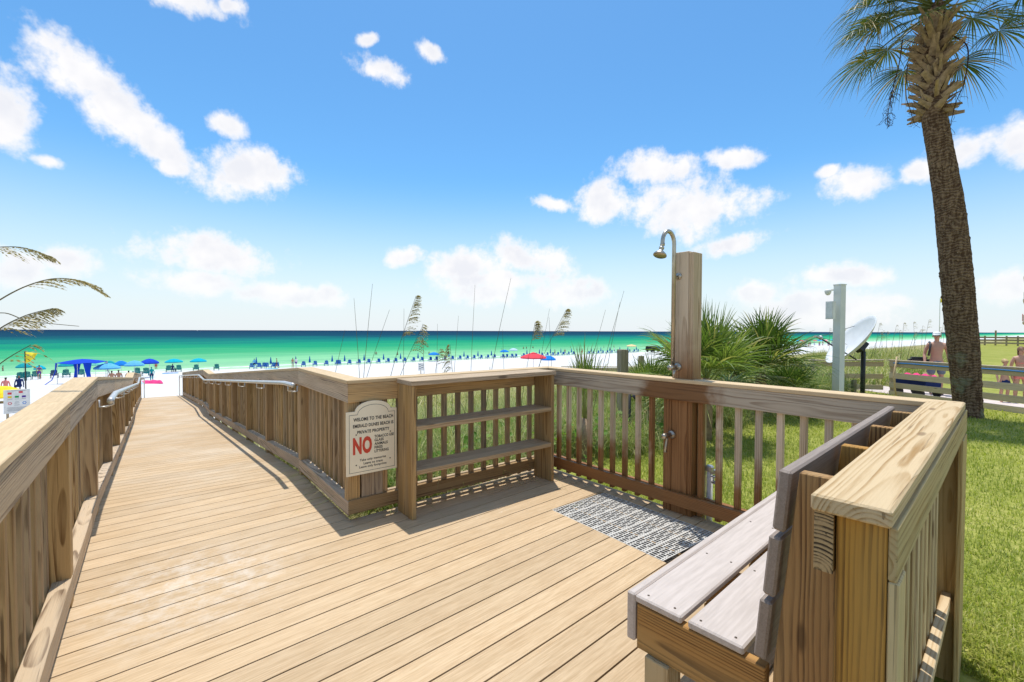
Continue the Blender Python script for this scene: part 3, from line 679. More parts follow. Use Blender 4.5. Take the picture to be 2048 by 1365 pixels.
# railing that carries the shower
sr = thing('deck_railing', 'wooden deck railing darkened by water around the shower post', 'railing', S0+SD*1.4+Vector((0, 0, gz(S0+SD*1.4))))
Ls = seglen(CH, 5)
strip('cap_rail', CH, 5, -0.004, 0.139, 1.011, 1.038, 'cap_composite', sr)
strip('top_rail', CH, 5, 0.0, 0.036, 0.876, 1.0095, 'shower_pine', sr)
strip('bottom_rail', CH, 5, 0.0, 0.036, 0.068, 0.165, 'shower_pine', sr)
strip('outer_bottom_rail', CH, 5, 0.079, 0.115, 0.068, 0.155, 'shower_pine', sr, g0=0.02, g1=0.12)
strip('outer_top_rail', CH, 5, 0.079, 0.115, 0.915, 1.0085, 'weathered_pine', sr, g0=0.02, g1=0.12)
for s in [0.10+0.1303*k for k in range(9)]+[1.56+0.1335*k for k in range(9)]:
    if s < Ls-0.06:
        p, an = along(CH, 5, s, 0.0575); upright('baluster', p, 0.03, 1.0095, 0.038, 0.038, an, 'shower_pine', sr)
p, an = along(CH, 5, Ls-0.08, 0.085); upright('post', p, gz(p)-0.1, 1.0092, 0.09, 0.085, an, 'new_pine', sr)
# railing behind the bench
br = thing('deck_railing', 'fresh yellow pine railing with a wide grained cap behind the bench', 'railing', (B0+BN)/2+Vector((0, 0, gz((B0+BN)/2))))
Lb = seglen(CH, 6)
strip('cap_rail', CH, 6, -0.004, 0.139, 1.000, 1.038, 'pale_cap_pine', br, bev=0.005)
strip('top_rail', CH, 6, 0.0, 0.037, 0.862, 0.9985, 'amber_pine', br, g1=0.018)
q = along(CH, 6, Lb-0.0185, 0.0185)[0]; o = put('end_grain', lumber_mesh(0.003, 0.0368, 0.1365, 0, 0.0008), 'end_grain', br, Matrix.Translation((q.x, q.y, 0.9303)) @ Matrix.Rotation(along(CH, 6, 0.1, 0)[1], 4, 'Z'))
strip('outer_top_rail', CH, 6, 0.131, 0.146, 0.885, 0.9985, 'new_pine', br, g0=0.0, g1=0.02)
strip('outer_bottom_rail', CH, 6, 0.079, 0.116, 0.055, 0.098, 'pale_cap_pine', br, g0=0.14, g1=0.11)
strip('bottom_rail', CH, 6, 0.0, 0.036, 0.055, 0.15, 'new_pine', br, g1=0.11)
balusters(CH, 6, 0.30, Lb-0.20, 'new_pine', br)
p, an = along(CH, 6, Lb-0.066, 0.0855); upright('post', p, gz(p)-0.1, 0.9985, 0.089, 0.088, an, 'amber_pine', br)
p, an = along(CH, 6, Lb-0.066, 0.1405); upright('trim_board', p, gz(p)-0.05, 0.884, 0.087, 0.019, an, 'new_pine', br)
p, an = along(CH, 6, 0.02, 0.0855); upright('post', p, gz(p)-0.1, 0.9985, 0.089, 0.088, an, 'new_pine', br)
p, an = along(CH, 6, 0.035, 0.1405); upright('trim_board', p, gz(p)-0.05, 0.884, 0.235, 0.019, an, 'new_pine', br)

# ------------------------------------------------------------------ shelf and sign
KD = (S0-C0).normalized(); KA = math.atan2(KD.y, KD.x); KP = Vector((KD.y, -KD.x, 0))
def kp(e, p, z=0.0): q = C0+KD*e+KP*p; q.z = z; return q
sh = thing('wooden_shelf', 'open wooden shelf unit with two grey boards standing against the deck railing', 'shelf', kp(1.1, 0.12), KA)
upright('side_panel', kp(0.400, 0.128), 0.0, 0.993, 0.036, 0.244, KA, 'shelf_pine', sh)
upright('side_panel', kp(1.808, 0.128), 0.0, 0.993, 0.036, 0.244, KA, 'shelf_pine', sh)
board('top_board', kp(0.372, 0.135, 1.013), kp(1.838, 0.135, 1.013), 0.258, 0.036, 'grey_shelf_pine', sh)
board('shelf', kp(0.4195, 0.135, 0.676), kp(1.7885, 0.135, 0.676), 0.236, 0.036, 'grey_shelf_pine', sh)
board('shelf', kp(0.4195, 0.135, 0.345), kp(1.7885, 0.135, 0.345), 0.236, 0.036, 'grey_shelf_pine', sh)

def text_mesh(txt, bold=0.0, space=1.0):
    cu = bpy.data.curves.new('lettering', 'FONT'); cu.body = txt; cu.size = 1.0; cu.offset = bold; cu.space_character = space; cu.resolution_u = 3
    o = bpy.data.objects.new('lettering_tmp', cu); COL.objects.link(o)
    dg = bpy.context.evaluated_depsgraph_get(); me = bpy.data.meshes.new_from_object(o.evaluated_get(dg))
    bpy.data.objects.remove(o); bpy.data.curves.remove(cu); me.materials.clear()
    co = np.array([v.co[:] for v in me.vertices]); return me, co.min(0), co.max(0)
sg = thing('welcome_sign', 'cream beach rules sign with arched top and a big red NO', 'sign', kp(0.171, 0.022, 0.345), KA)
SM = Matrix.Translation(kp(0.171, 0.022, 0.0)) @ Matrix.Rotation(KA, 4, 'Z')                 # local x along, y into the rail, z up
def arch(x0, x1, zb, zs, xc, ra, ht, n=18):
    pts = [(x0, zb), (x1, zb), (x1, zs), (xc+ra, zs)]
    pts += [(xc+ra*math.cos(a), zs+ht*math.sin(a)) for a in [math.pi*k/n for k in range(n+1)]][1:-1]
    return pts+[(xc-ra, zs), (x0, zs)]
def plate(poly, y0, y1):
    mb = MB(); n = len(poly); mb.add([(x, y0, z) for x, z in poly]+[(x, y1, z) for x, z in poly], [tuple(range(n)), tuple(range(2*n-1, n-1, -1))]+[(i, n+i, n+(i+1) % n, (i+1) % n) for i in range(n)]); return mb
ao = arch(-0.191, 0.191, 0.345, 0.810, 0.009, 0.135, 0.070)
plate(ao, -0.006, 0.006).build('board', 'sign_cream', sg, SM)
ai = arch(-0.172, 0.176, 0.364, 0.788, 0.007, 0.118, 0.066); ai2 = arch(-0.1695, 0.1735, 0.3665, 0.7855, 0.007, 0.1165, 0.066)
mb = MB(); n = len(ai); mb.add([(x, -0.0068, z) for x, z in ai]+[(x, -0.0068, z) for x, z in ai2], [(i, (i+1) % n, n+(i+1) % n, n+i) for i in range(n)])
mb.build('border_line', 'sign_black', sg, SM)
def letters(txt, x0, x1, z0, z1, m, bold=0.030, space=1.06):
    me, lo, hi = text_mesh(txt, bold, space)
    s_x = (x1-x0)/(hi[0]-lo[0]); s_z = (z1-z0)/(hi[1]-lo[1])
    for v in me.vertices: v.co = Vector((x0+(v.co.x-lo[0])*s_x, -0.0070, z0+(v.co.y-lo[1])*s_z))
    put('lettering', me, m, sg, SM)
o_ = -0.171
letters('WELOME TO THE BEACH', 0.030+o_, 0.334+o_, 0.738, 0.764, 'sign_black')
letters('EMERALD DUNES BEACH IS', 0.027+o_, 0.336+o_, 0.691, 0.716, 'sign_black')
letters('PRIVATE PROPERTY', 0.058+o_, 0.304+o_, 0.645, 0.669, 'sign_black')
letters('NO', 0.026+o_, 0.168+o_, 0.494, 0.622, 'sign_red', 0.05)
for k, (w_, x1) in enumerate((('TOBACCO USE', 0.339), ('GLASS', 0.258), ('ANIMALS', 0.290), ('FIRES', 0.250), ('LITTERING', 0.297))):
    z = 0.600-k*0.0275; letters(w_, 0.187+o_, x1+o_, z, z+0.0215, 'sign_black')
letters('Take only memories', 0.076+o_, 0.276+o_, 0.437, 0.459, 'sign_black', 0.022)
letters('Leave no trace', 0.104+o_, 0.250+o_, 0.415, 0.433, 'sign_black', 0.022)
letters('Leave only footprints', 0.072+o_, 0.280+o_, 0.386, 0.408, 'sign_black', 0.022)
for x, z in ((0.050, 0.640), (0.312, 0.634), (0.050, 0.418), (0.309, 0.430)):
    mb = MB(); mb.lathe([(0.0, -0.003), (0.0045, -0.002), (0.0052, 0.0), (0.0052, 0.002)], 10, Matrix.Translation((x+o_, -0.0065, z)) @ Matrix.Rotation(R(-90), 4, 'X'))
    mb.build('screw', 'screw', sg, SM)

# ------------------------------------------------------------------ bench
BA = R(42.3); E0, E1 = 1.41, 3.06
bn = thing('bench', 'grey composite bench with slatted back along the yellow pine railing', 'bench', bp_(2.2, -0.7), BA)
def bb(name, p, z, w, h, m, e0=E0, e1=E1, bev=0.006): return board(name, bp_(e0, p, z), bp_(e1, p, z), w, h, m, bn, bev)
bb('front_fascia', -0.909, 0.3725, 0.034, 0.175, 'bench_composite')
bb('seat_board', -0.8045, 0.445, 0.1735, 0.027, 'bench_composite')
bb('seat_board', -0.6085, 0.445, 0.1735, 0.027, 'bench_composite')
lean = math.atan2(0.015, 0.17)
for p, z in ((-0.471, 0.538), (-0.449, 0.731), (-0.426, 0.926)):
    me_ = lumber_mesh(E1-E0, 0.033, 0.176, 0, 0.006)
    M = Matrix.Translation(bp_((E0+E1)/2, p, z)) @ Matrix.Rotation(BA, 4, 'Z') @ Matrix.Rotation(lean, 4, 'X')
    put('back_slat', me_, 'bench_slat_shaded', bn, M)
def poly_board(name, pts, e0, e1, m):                           # outline in (p,z), thickness along e
    mb = MB(); n = len(pts); mb.add([bp_(e0, p, z)-bp_(e0, -0.5, 0.5) for p, z in pts]+[bp_(e1, p, z)-bp_(e0, -0.5, 0.5) for p, z in pts], [tuple(range(n)), tuple(range(2*n-1, n-1, -1))]+[(i, n+i, n+(i+1) % n, (i+1) % n) for i in range(n)])
    tmp = mb.mesh(name); bm = bmesh.new(); bm.from_mesh(tmp)
    rot = Matrix.Rotation(-BA, 4, 'Z'); bmesh.ops.transform(bm, matrix=STAND.inverted() @ rot, verts=bm.verts[:])
    bmesh.ops.recalc_face_normals(bm, faces=bm.faces[:]); bmesh.ops.bevel(bm, geom=bm.edges[:], offset=0.003, segments=1, affect='EDGES'); bm.to_mesh(tmp); bm.free()
    put(name, tmp, m, bn, Matrix.Translation(bp_(e0, -0.5, 0.5)) @ Matrix.Rotation(BA, 4, 'Z') @ STAND)
for k, e in enumerate((1.425, 1.88, 2.36, 2.86)):
    poly_board('back_support', [(-0.452, 0.12), (-0.30, 0.12), (-0.30, 1.013), (-0.3875, 1.013), (-0.445, 0.44)], e, e+0.036, 'amber_pine')
    board('seat_beam', bp_(e-0.012+0.018, -0.885, 0.348), bp_(e-0.012+0.018, -0.462, 0.348), 0.0365, 0.160, 'amber_pine', bn)
    q = bp_(e+0.018, -0.80); upright('leg', q, 0.0, 0.267, 0.089, 0.089, BA, 'new_pine', bn)
for e, p in [(e_, p_) for e_ in (1.44, 1.90, 2.38, 2.88) for p_ in (-0.855, -0.755, -0.665, -0.555)]:
    mb = MB(); mb.lathe([(0.0, 0.0012), (0.0042, 0.001), (0.0045, -0.002)], 8); mb.build('screw', 'screw', bn, Matrix.Translation(bp_(e, p, 0.4588)))

# ------------------------------------------------------------------ shower
SA = R(-50)
def sp_(s, off, z=0.0): q = S0+SD*s+SN*off; q.z = z; return q
sw = thing('shower_post', 'tall square wooden post with outdoor shower rising from the deck railing', 'shower', sp_(1.39, 0.12, gz(sp_(1.39, 0.12))), SA)
g_ = gz(sp_(1.39, 0.12))-0.1
upright('post', sp_(1.389, 0.1115), g_, 2.005, 0.127, 0.139, SA, 'shower_pine', sw)
upright('side_post', sp_(1.4725, 0.108), g_, 1.995, 0.037, 0.128, SA, 'shower_pine', sw)
upright('backing_post', sp_(1.516, 0.150), g_, 1.008, 0.045, 0.06, SA, 'new_pine', sw)
upright('inner_board', sp_(1.290, 0.06), g_, 1.0085, 0.066, 0.045, SA, 'shower_pine', sw)
po = 0.0                                                        # pipe runs just off the inner face
pts = [sp_(1.362, po-0.012, 1.13), sp_(1.362, po-0.012, 2.06)]
for k in range(1, 13):
    a = math.pi*k/12; pts.append(sp_(1.362-(1-math.cos(a))*0.012, po-0.012-(1-math.cos(a))*0.060, 2.06+math.sin(a)*0.092))
pts.append(pts[-1]+Vector((0, 0, -0.012)))
mb = MB(); mb.tube(pts, 0.0155, 10); pipe = mb.build('riser_pipe', 'brass_nickel', sw, smooth=True)
hd = pts[-1]; ax = (-SN*0.40+Vector((0, 0, -1))).normalized()
Mh = Matrix.Translation(hd) @ Vector((0, 0, -1)).rotation_difference(ax).to_matrix().to_4x4()
mb = MB(); mb.lathe([(0.0, 0.01), (0.017, 0.01), (0.018, -0.006), (0.013, -0.010), (0.013, -0.022), (0.019, -0.025), (0.019, -0.036), (0.013, -0.040), (0.016, -0.052), (0.047, -0.082), (0.050, -0.092), (0.044, -0.096), (0.0, -0.094)], 18, Mh); mb.build('shower_head', 'brass_nickel', sw, smooth=True)
def valve(s, z, spout):
    M = Matrix.Translation(sp_(s, 0.041 if z > 1.04 else 0.0365, z)) @ Matrix.Rotation(SA, 4, 'Z')
    M = M @ Matrix.Rotation(R(90), 4, 'X')                       # lathe z axis -> towards the deck
    mb = MB(); mb.lathe([(0.0, 0.0), (0.033, 0.0), (0.033, 0.006), (0.026, 0.014), (0.016, 0.020), (0.016, 0.055), (0.021, 0.058), (0.021, 0.115), (0.017, 0.12), (0.0, 0.12)], 16, M)
    o = mb.build('valve', 'brass_nickel', sw, smooth=True)
    if spout:
        mb = MB(); q = sp_(s, -0.03, z); mb.tube([q, q+Vector((0, 0, -0.03)), q-SN*0.012+Vector((0, 0, -0.075)), q-SN*0.022+Vector((0, 0, -0.125))], [0.012, 0.0105, 0.010, 0.012], 10); mb.build('spout', 'brass_nickel', o, smooth=True)
valve(1.372, 1.128, False); valve(1.330, 0.600, True)
mb = MB(); mb.tube([sp_(1.362, 0.042, 1.822), sp_(1.362, -0.012, 1.822)], 0.007, 8); mb.lathe([(0, 0), (0.028, 0), (0.026, 0.006), (0, 0.008)], 14, Matrix.Translation(sp_(1.372, 0.041, 1.822)) @ Matrix.Rotation(SA, 4, 'Z') @ Matrix.Rotation(R(90), 4, 'X')); mb.build('pipe_bracket', 'brass_nickel', sw, smooth=True)
mb = MB(); q = sp_(1.372, 0.02, 1.09); mb.tube([q+Vector((0, 0, 0.03)), q-SN*0.03, q-SN*0.035+Vector((0, 0, -0.045))], 0.009, 8); mb.build('drip_tube', 'brass_nickel', sw, smooth=True)
hb = thing('hose_bib', 'small metal hose tap on a white pipe outside the shower railing', 'tap', sp_(1.575, 0.16, gz(sp_(1.575, 0.16))))
q = sp_(1.575, 0.16, 0); mb = MB(); mb.tube([(q.x, q.y, gz(q)-0.05), (q.x, q.y, 0.36)], 0.022, 10); mb.build('pipe', 'white_plastic', hb, smooth=True)
mb = MB(); q2 = Vector((q.x, q.y, 0.27)); mb.tube([q2, q2+SD*0.06, q2+SD*0.085+Vector((0, 0, -0.03))], 0.013, 8); mb.tube([q2+SD*0.03, q2+SD*0.03+Vector((0, 0, 0.04))], 0.006, 6); mb.lathe([(0, 0.004), (0.022, 0.004), (0.022, -0.004), (0, -0.004)], 10, Matrix.Translation(q2+SD*0.03+Vector((0, 0, 0.045)))); mb.build('faucet', 'galvanised', hb, smooth=True)
mb = MB(); q2 = Vector((q.x, q.y, 0.37)); mb.lathe([(0, -0.02), (0.030, -0.02), (0.030, 0.012), (0.020, 0.022), (0, 0.024)], 12, Matrix.Translation(q2)); mb.box((q.x+0.02, q.y-0.01, 0.345), (0.05, 0.03, 0.03)); mb.build('pipe_cap', 'galvanised', hb)

# drain grate: seven slotted tiles
ga = Vector((G[0][0], G[0][1], 0)); gb = Vector((G[1][0], G[1][1], 0)); gc = Vector((G[2][0], G[2][1], 0)); gd = Vector((G[3][0], G[3][1], 0))
gu_ = ((gb-ga)+(gc-gd))/2; gv_ = ((gd-ga)+(gc-gb))/2; Wg, Lg = gu_.length, gv_.length; gx = gv_.normalized(); gy = Vector((-gx.y, gx.x, 0))
gmid = (ga+gb+gc+gd)/4; GA = math.atan2(gx.y, gx.x)
gr = thing('shower_grate', 'white slotted plastic drain grate set into the deck below the shower', 'grate', gmid+Vector((0, 0, -0.02)), GA)
nt = 7; tl = Lg/nt; mb = MB(); n_rows = 24; pitch = Wg/n_rows
for j in range(n_rows+1):
    y = -Wg/2+j*pitch; mb.box((0, y, 0), (tl-0.001, 0.0068, 0.004))
for j in range(n_rows):
    y = -Wg/2+(j+0.5)*pitch
    for f in ((0.36, 0.70) if (j//3) % 2 else (0.20, 0.54, 0.86)):
        x = -tl/2+tl*f; mb.box((x, y, -0.0006), (0.0085, pitch-0.0056, 0.0034))
for x in (-tl/2+0.0040, tl/2-0.0040): mb.box((x, 0, 0.0006), (0.007, Wg, 0.0046))
gm = mb.mesh('tile'); shade_sheet = MB(); shade_sheet.box((0, 0, 0), (Lg+0.02, Wg+0.02, 0.006)); shade_sheet.build('slot_shade_sheet', 'slot_shade_dark', gr, Matrix.Translation(gmid+Vector((0, 0, -0.045))) @ Matrix.Rotation(GA, 4, 'Z'))  # dark sheet added below the tiles so the slots look shaded
for k in range(nt):
    put('tile', gm, 'grate_plastic', gr, Matrix.Translation(gmid+gx*(-Lg/2+(k+0.5)*tl)+Vector((0, 0, -0.002))) @ Matrix.Rotation(GA, 4, 'Z'))
# ------------------------------------------------------------------ plants
rng = np.random.default_rng(11)
def blades(name, bases, length, width, lean, seg, m, tints, droop=0.5, parent=None, kind=None):
    """many curved grass blades as one mesh; bases (n,3)"""
    n = len(bases); az_ = rng.uniform(0, 2*math.pi, n); dx, dy = np.cos(az_), np.sin(az_)
    sx, sy = -dy, dx
    ts = np.linspace(0, 1, seg+1); P = []
    for k, t in enumerate(ts):
        out = lean*length*(t**1.6); up = length*(t-droop*lean*t**2.4*0.9)
        c = np.stack([bases[:, 0]+dx*out, bases[:, 1]+dy*out, bases[:, 2]+up], -1)
        w = width*(1-t**1.5)*0.5
        if k < seg:
            P.append(c-np.stack([sx*w, sy*w, 0*w], -1)); P.append(c+np.stack([sx*w, sy*w, 0*w], -1))
        else: P.append(c)
    nv = len(P); vs = np.stack(P, 1).reshape(-1, 3)
    fl = []; ls = []
    off = (np.arange(n)*nv)[:, None]
    quads = [(2*k, 2*k+1, 2*k+3, 2*k+2) for k in range(seg-1)]
    tri = (2*(seg-1), 2*(seg-1)+1, 2*seg)
    loops = []
    for q in quads: loops.append(off+np.array(q)[None])
    Q = np.stack(loops, 1).reshape(-1, 4) if loops else np.zeros((0, 4), int)
    T = off+np.array(tri)[None]
    me = bpy.data.meshes.new(name); me.vertices.add(len(vs)); me.vertices.foreach_set('co', vs.astype(np.float32).ravel())
    nl = Q.size+T.size; me.loops.add(nl); me.loops.foreach_set('vertex_index', np.concatenate([Q.ravel(), T.ravel()]).astype(np.int32))
    npoly = len(Q)+len(T); me.polygons.add(npoly)
    st = np.concatenate([np.arange(len(Q))*4, Q.size+np.arange(len(T))*3]).astype(np.int32); me.polygons.foreach_set('loop_start', st)
    me.update(calc_edges=True)
    a2 = me.attributes.new('tint', 'FLOAT', 'POINT'); a2.data.foreach_set('value', np.repeat(tints, nv).astype(np.float32))
    o = put(name, me, m, parent)
    if kind: o['kind'] = kind
    return o
def to_xyz(us, vs): z = ground(us, vs); return np.stack([us*U.x+vs*V.x, us*U.y+vs*V.y, z], -1)
# lawn
def lawn_edge(u): return np.interp(u, [3, 36, 50], [4.0, 4.0, 9.5])
N = 900000; us = 3.18+rng.uniform(0, 1, N)**1.5*22; vs = rng.uniform(-6.5, 5.0, N)
xy = to_xyz(us, vs); dist = np.hypot(xy[:, 0], xy[:, 1])
dens_ = np.clip(1.0/(1+(dist/4.2)**2.2)*1.25, 0, 1)
fx = xy[:, 0]/np.maximum(xy[:, 1], 0.01)
fence_x = xy[:, 0] < 11.0
keep = (vs < lawn_edge(us)+0.5*np.sin(us*1.3)+rng.normal(0, 0.25, N)) & (xy[:, 1] > 0.25) & (fx < 1.55) & (fx > 0.0) & (rng.uniform(0, 1, N) < dens_) & (dist > 0.8) & fence_x
b_ = xy[keep]; n = len(b_)
patch = 0.5+0.22*np.sin(b_[:, 0]*1.9+b_[:, 1]*1.3)+0.16*np.sin(b_[:, 0]*4.3-b_[:, 1]*3.7)
far = np.clip(dist[keep]/6, 1, 2.6)
blades('lawn_grass', b_, rng.uniform(0.030, 0.075, n)*np.sqrt(far), 0.0065*far, rng.uniform(0.3, 1.0, n), 2, 'lawn_blades', np.clip(rng.beta(2, 2.4, n)*0.75+patch*0.35-0.05, 0, 1), 0.6, kind='stuff')
print('lawn blades', n)
# long dune grass in clumps
def clumps(name, count, ru, rv, per, hl, wd, mask, m='dune_blades', seg=4, tb=0.10, spread=0.10, lean=(0.25, 1.25)):
    cu_ = rng.uniform(ru[0], ru[1], count); cv_ = rng.uniform(rv[0], rv[1], count); k = mask(cu_, cv_); cu_, cv_ = cu_[k], cv_[k]
    ui = np.repeat(cu_, per)+rng.normal(0, spread, len(cu_)*per); vi = np.repeat(cv_, per)+rng.normal(0, spread, len(cu_)*per)
    ok = mask(ui, vi); ui, vi = ui[ok], vi[ok]
    ct = np.repeat(rng.uniform(0, 0.55, len(cu_)), per)[ok]; hs_ = np.repeat(rng.uniform(0.75, 1.15, len(cu_)), per)[ok]
    n = len(ui); b_ = to_xyz(ui, vi); b_[:, 2] -= 0.02
    blades(name, b_, rng.uniform(hl[0], hl[1], n)*hs_, rng.uniform(wd[0], wd[1], n), rng.uniform(lean[0], lean[1], n), seg, m, np.clip(ct+rng.beta(1.6, 2.2, n)*0.62+tb, 0, 1), 0.75, kind='stuff')
def dune_mask(u, v): return (v > 3.62) & ~((u < 1.42) & (u > -0.62)) & ((v > lawn_edge(u)-0.1+0.4*np.sin(u*2.1)) | (u < 3.3))
clumps('dune_grass', 2300, (1.45, 9.5), (3.65, 8.6), 22, (0.40, 0.90), (0.006, 0.012), lambda u, v: dune_mask(u, v) & (u < 8.4+rng.normal(0, 0.3, len(u))), tb=0.0)
clumps('dune_grass', 1900, (7.5, 15.5), (4.0, 8.6), 20, (0.60, 1.22), (0.008, 0.014), dune_mask, tb=-0.10, spread=0.14)
clumps('dune_grass', 1600, (1.45, 16.0), (8.0, 16.0), 9, (0.3, 0.6), (0.010, 0.018), dune_mask, seg=3, tb=0.18)
clumps('dune_grass', 3200, (18.5, 44.0), (4.2, 14.0), 14, (0.6, 1.15), (0.018, 0.03), lambda u, v: v > lawn_edge(u)+0.2, seg=3, tb=0.10, spread=0.25)
clumps('dune_grass', 5200, (4.0, 34.0), (13.0, 29.0), 9, (0.30, 0.60), (0.022, 0.035), lambda u, v: v < 23+3*np.sin(u*0.4), seg=2, tb=0.26, spread=0.4)
clumps('dune_grass', 190, (-5.0, -0.75), (2.6, 12.0), 12, (0.35, 0.75), (0.006, 0.012), lambda u, v: u < -0.65, tb=0.15)
# creeping vine leaves between the grass
def vines():
    mb = MB()
    for _ in range(800):
        u, v = random.uniform(1.5, 6.5), random.uniform(3.7, 6.2); p = uv(u, v, float(ground(u, v))+random.uniform(0.05, 0.42)); r = random.uniform(0.03, 0.06)
        nx = Vector((random.uniform(-1, 1), random.uniform(-1, 0.4), random.uniform(0.4, 1.4))).normalized(); a = nx.orthogonal().normalized(); c = nx.cross(a)
        ring = [p+(a*math.cos(t)+c*math.sin(t))*r*(0.8+0.3*math.cos(t)) for t in [2*math.pi*k/7 for k in range(7)]]
        mb.add([p-nx*0.008]+ring, [(0, 1+k, 1+(k+1) % 7) for k in range(7)], random.random())
    o = mb.build('creeping_vine', 'vine_leaf', tint=True); o['kind'] = 'stuff'
vines()

def strip_leaf(mb, pts, widths, side, tint, fold=0.0):
    vs = []; n = len(pts)
    for p, w in zip(pts, widths): vs += [p-side*w, p+side*w]
    mb.add(vs, [(2*i, 2*i+1, 2*i+3, 2*i+2) for i in range(n-1)], tint)
def fan_frond(rs, start, dirv, petl, R_, nleaf, spread, droop, pet_r=0.012, pleat=0.35, tint0=0.4, dry=0.0):
    """petiole + costapalmate fan, returned as a mesh builder in world space"""
    mb = MB(); dirv = dirv.normalized(); end = start+dirv*petl+Vector((0, 0, -0.06*petl*petl*droop))
    mid = start+dirv*petl*0.55+Vector((0, 0, 0.02*petl)); mb.tube([start, mid, end], [pet_r, pet_r*0.8, pet_r*0.55], 5, tint=min(1, tint0+0.25))
    d = (end-mid).normalized(); side = d.cross(Vector((0, 0, 1)))
    side = side.normalized() if side.length > 0.1 else Vector((rs.uniform(-1, 1), rs.uniform(-1, 1), 0)).normalized()
    nrm = side.cross(d).normalized()
    for k in range(nleaf):
        f = (k+0.5)/nleaf*2-1; th = f*spread*(1+rs.uniform(-0.03, 0.03)); L = R_*(1-0.22*abs(f)**1.5)*rs.uniform(0.85, 1.08)
        dl = (d*math.cos(th)+side*math.sin(th)+nrm*(0.18*math.cos(th)+rs.uniform(-0.06, 0.06)+0.10*abs(f))).normalized()
        sl_ = nrm.cross(dl).normalized(); sl_ = (sl_*math.cos(pleat)+nrm*math.sin(pleat)*(1 if k % 2 else -1)).normalized()
        dw = spread*2/nleaf; pts = []; ws = []
        dr_ = droop*rs.uniform(0.6, 1.3)
        for t in (0.04, 0.25, 0.45, 0.65, 0.83, 1.0):
            q = end+dl*(L*t)+Vector((0, 0, -1))*(dr_*L*max(0, t-0.25)**2.2*0.75); pts.append(q)
            ws.append(min(L*t*dw*0.52, L*0.33*dw*0.52*max(0.03, (1.02-t)/0.58)))
        tt = tint0+rs.uniform(-0.2, 0.25)
        if rs.random() < dry: tt = rs.uniform(0.85, 1.0)
        strip_leaf(mb, pts, ws, sl_, max(0, min(1, tt)))
    return mb
def palmetto(base, label, nf, R_, pet, lo, hi, stem_h, tint0, seed, m='palmetto_leaf', group=None, az0=0, az1=2*math.pi, nleaf=26, dry=0.06, spread=1.75):
    rs = random.Random(seed); t = thing('palmetto', label, 'palm shrub', base, 0, group)
    mb = MB(); mb.tube([base+Vector((0, 0, -0.1)), base+Vector((0.02, 0, stem_h*0.6)), base+Vector((0.03, 0.02, stem_h))], [0.12, 0.11, 0.07], 9)
    mb.build('stem', 'boot_brown', t, smooth=True)
    for k in range(nf):
        a = az0+(az1-az0)*(k*0.618 % 1.0)+rs.uniform(-0.2, 0.2); e = lo+(hi-lo)*((k+0.5)/nf)**0.8
        dv = Vector((math.cos(a)*math.cos(e), math.sin(a)*math.cos(e), math.sin(e)))
        mb = fan_frond(rs, base+Vector((0.02, 0.01, stem_h*rs.uniform(0.75, 1.0))), dv, pet*rs.uniform(0.8, 1.15), R_*rs.uniform(0.82, 1.1), nleaf, spread, 0.35+0.5*(1-k/nf), 0.010, 0.35, tint0, dry+(0.25 if k < nf*0.2 else 0))
        mb.build('frond', m, t, tint=True)
    return t
def gpt(x, y, depth): p = at(x, y, depth); p.z = gz(p); return p
palmetto(gpt(1408, 800, 7.0), 'tall bright palmetto directly behind the shower post', 26, 0.86, 0.55, R(-12), R(86), 0.95, 0.62, 3, nleaf=34)
palmetto(gpt(1520, 760, 9.4), 'dark broad palmetto between the shower post and the white pole', 26, 0.84, 0.62, R(5), R(84), 0.92, 0.22, 5, dry=0.12, nleaf=32)
palmetto(gpt(1580, 770, 10.2), 'low dark palmetto clump halfway to the white pole', 16, 0.62, 0.42, R(5), R(72), 0.30, 0.20, 15, dry=0.10, nleaf=28)
palmetto(gpt(1466, 770, 9.3), 'dark palmetto with withered fronds wedged between two taller palmettos', 20, 0.80, 0.55, R(0), R(78), 0.75, 0.30, 9, dry=0.22, nleaf=30)
palmetto(gpt(1166, 860, 5.9), 'young slender palmetto outside the corner beyond the shelf', 9, 0.80, 0.42, R(64), R(88), 0.50, 0.66, 6, nleaf=9, spread=0.30, dry=0.0)
palmetto(gpt(1296, 800, 7.6), 'low spiky palmetto between the wooden stake and the shower post', 13, 0.66, 0.50, R(25), R(84), 0.32, 0.62, 12, nleaf=24, spread=1.3)

# the palm tree on the lawn
pb = hit(1937, 834); PD = pb.y
pt = thing('palm_tree', 'tall leaning cabbage palm on the lawn with ragged old leaf bases', 'palm tree', pb)
tp = [(1937, 838, 34), (1934, 800, 31), (1927, 700, 34), (1919, 620, 35), (1914, 560, 35), (1906, 480, 34), (1897, 400, 32), (1880, 300, 29), (1868, 225, 28), (1867, 150, 27), (1870, 60, 24), (1873, 10, 18)]
path = [at(x, y, PD) for x, y, r in tp]; path[0].z = pb.z-0.1
def catmull(P, n):
    out = []
    for i in range(len(P)-1):
        p0, p1, p2, p3 = P[max(i-1, 0)], P[i], P[i+1], P[min(i+2, len(P)-1)]
        for k in range(n):
            t = k/n; out.append(0.5*((2*p1)+(p2-p0)*t+(2*p0-5*p1+4*p2-p3)*t*t+(3*p1-p0-3*p2+p3)*t**3))
    return out+[P[-1]]
cp_ = catmull(path, 16); rr_ = np.interp(np.linspace(0, len(tp)-1, len(cp_)), range(len(tp)), [r/F*PD*0.70 for *_, r in tp])
mb = MB(); nr = 56; rows = []
for i, (p, r) in enumerate(zip(cp_, rr_)):
    for j in range(nr):
        a = 2*math.pi*j/nr; k = 1+rng.normal(0, 0.016)+(0.06 if rng.random() < 0.025 else 0)
        rows.append(p-pb+Vector((math.cos(a)*r*k, math.sin(a)*r*k, rng.normal(0, 0.006))))
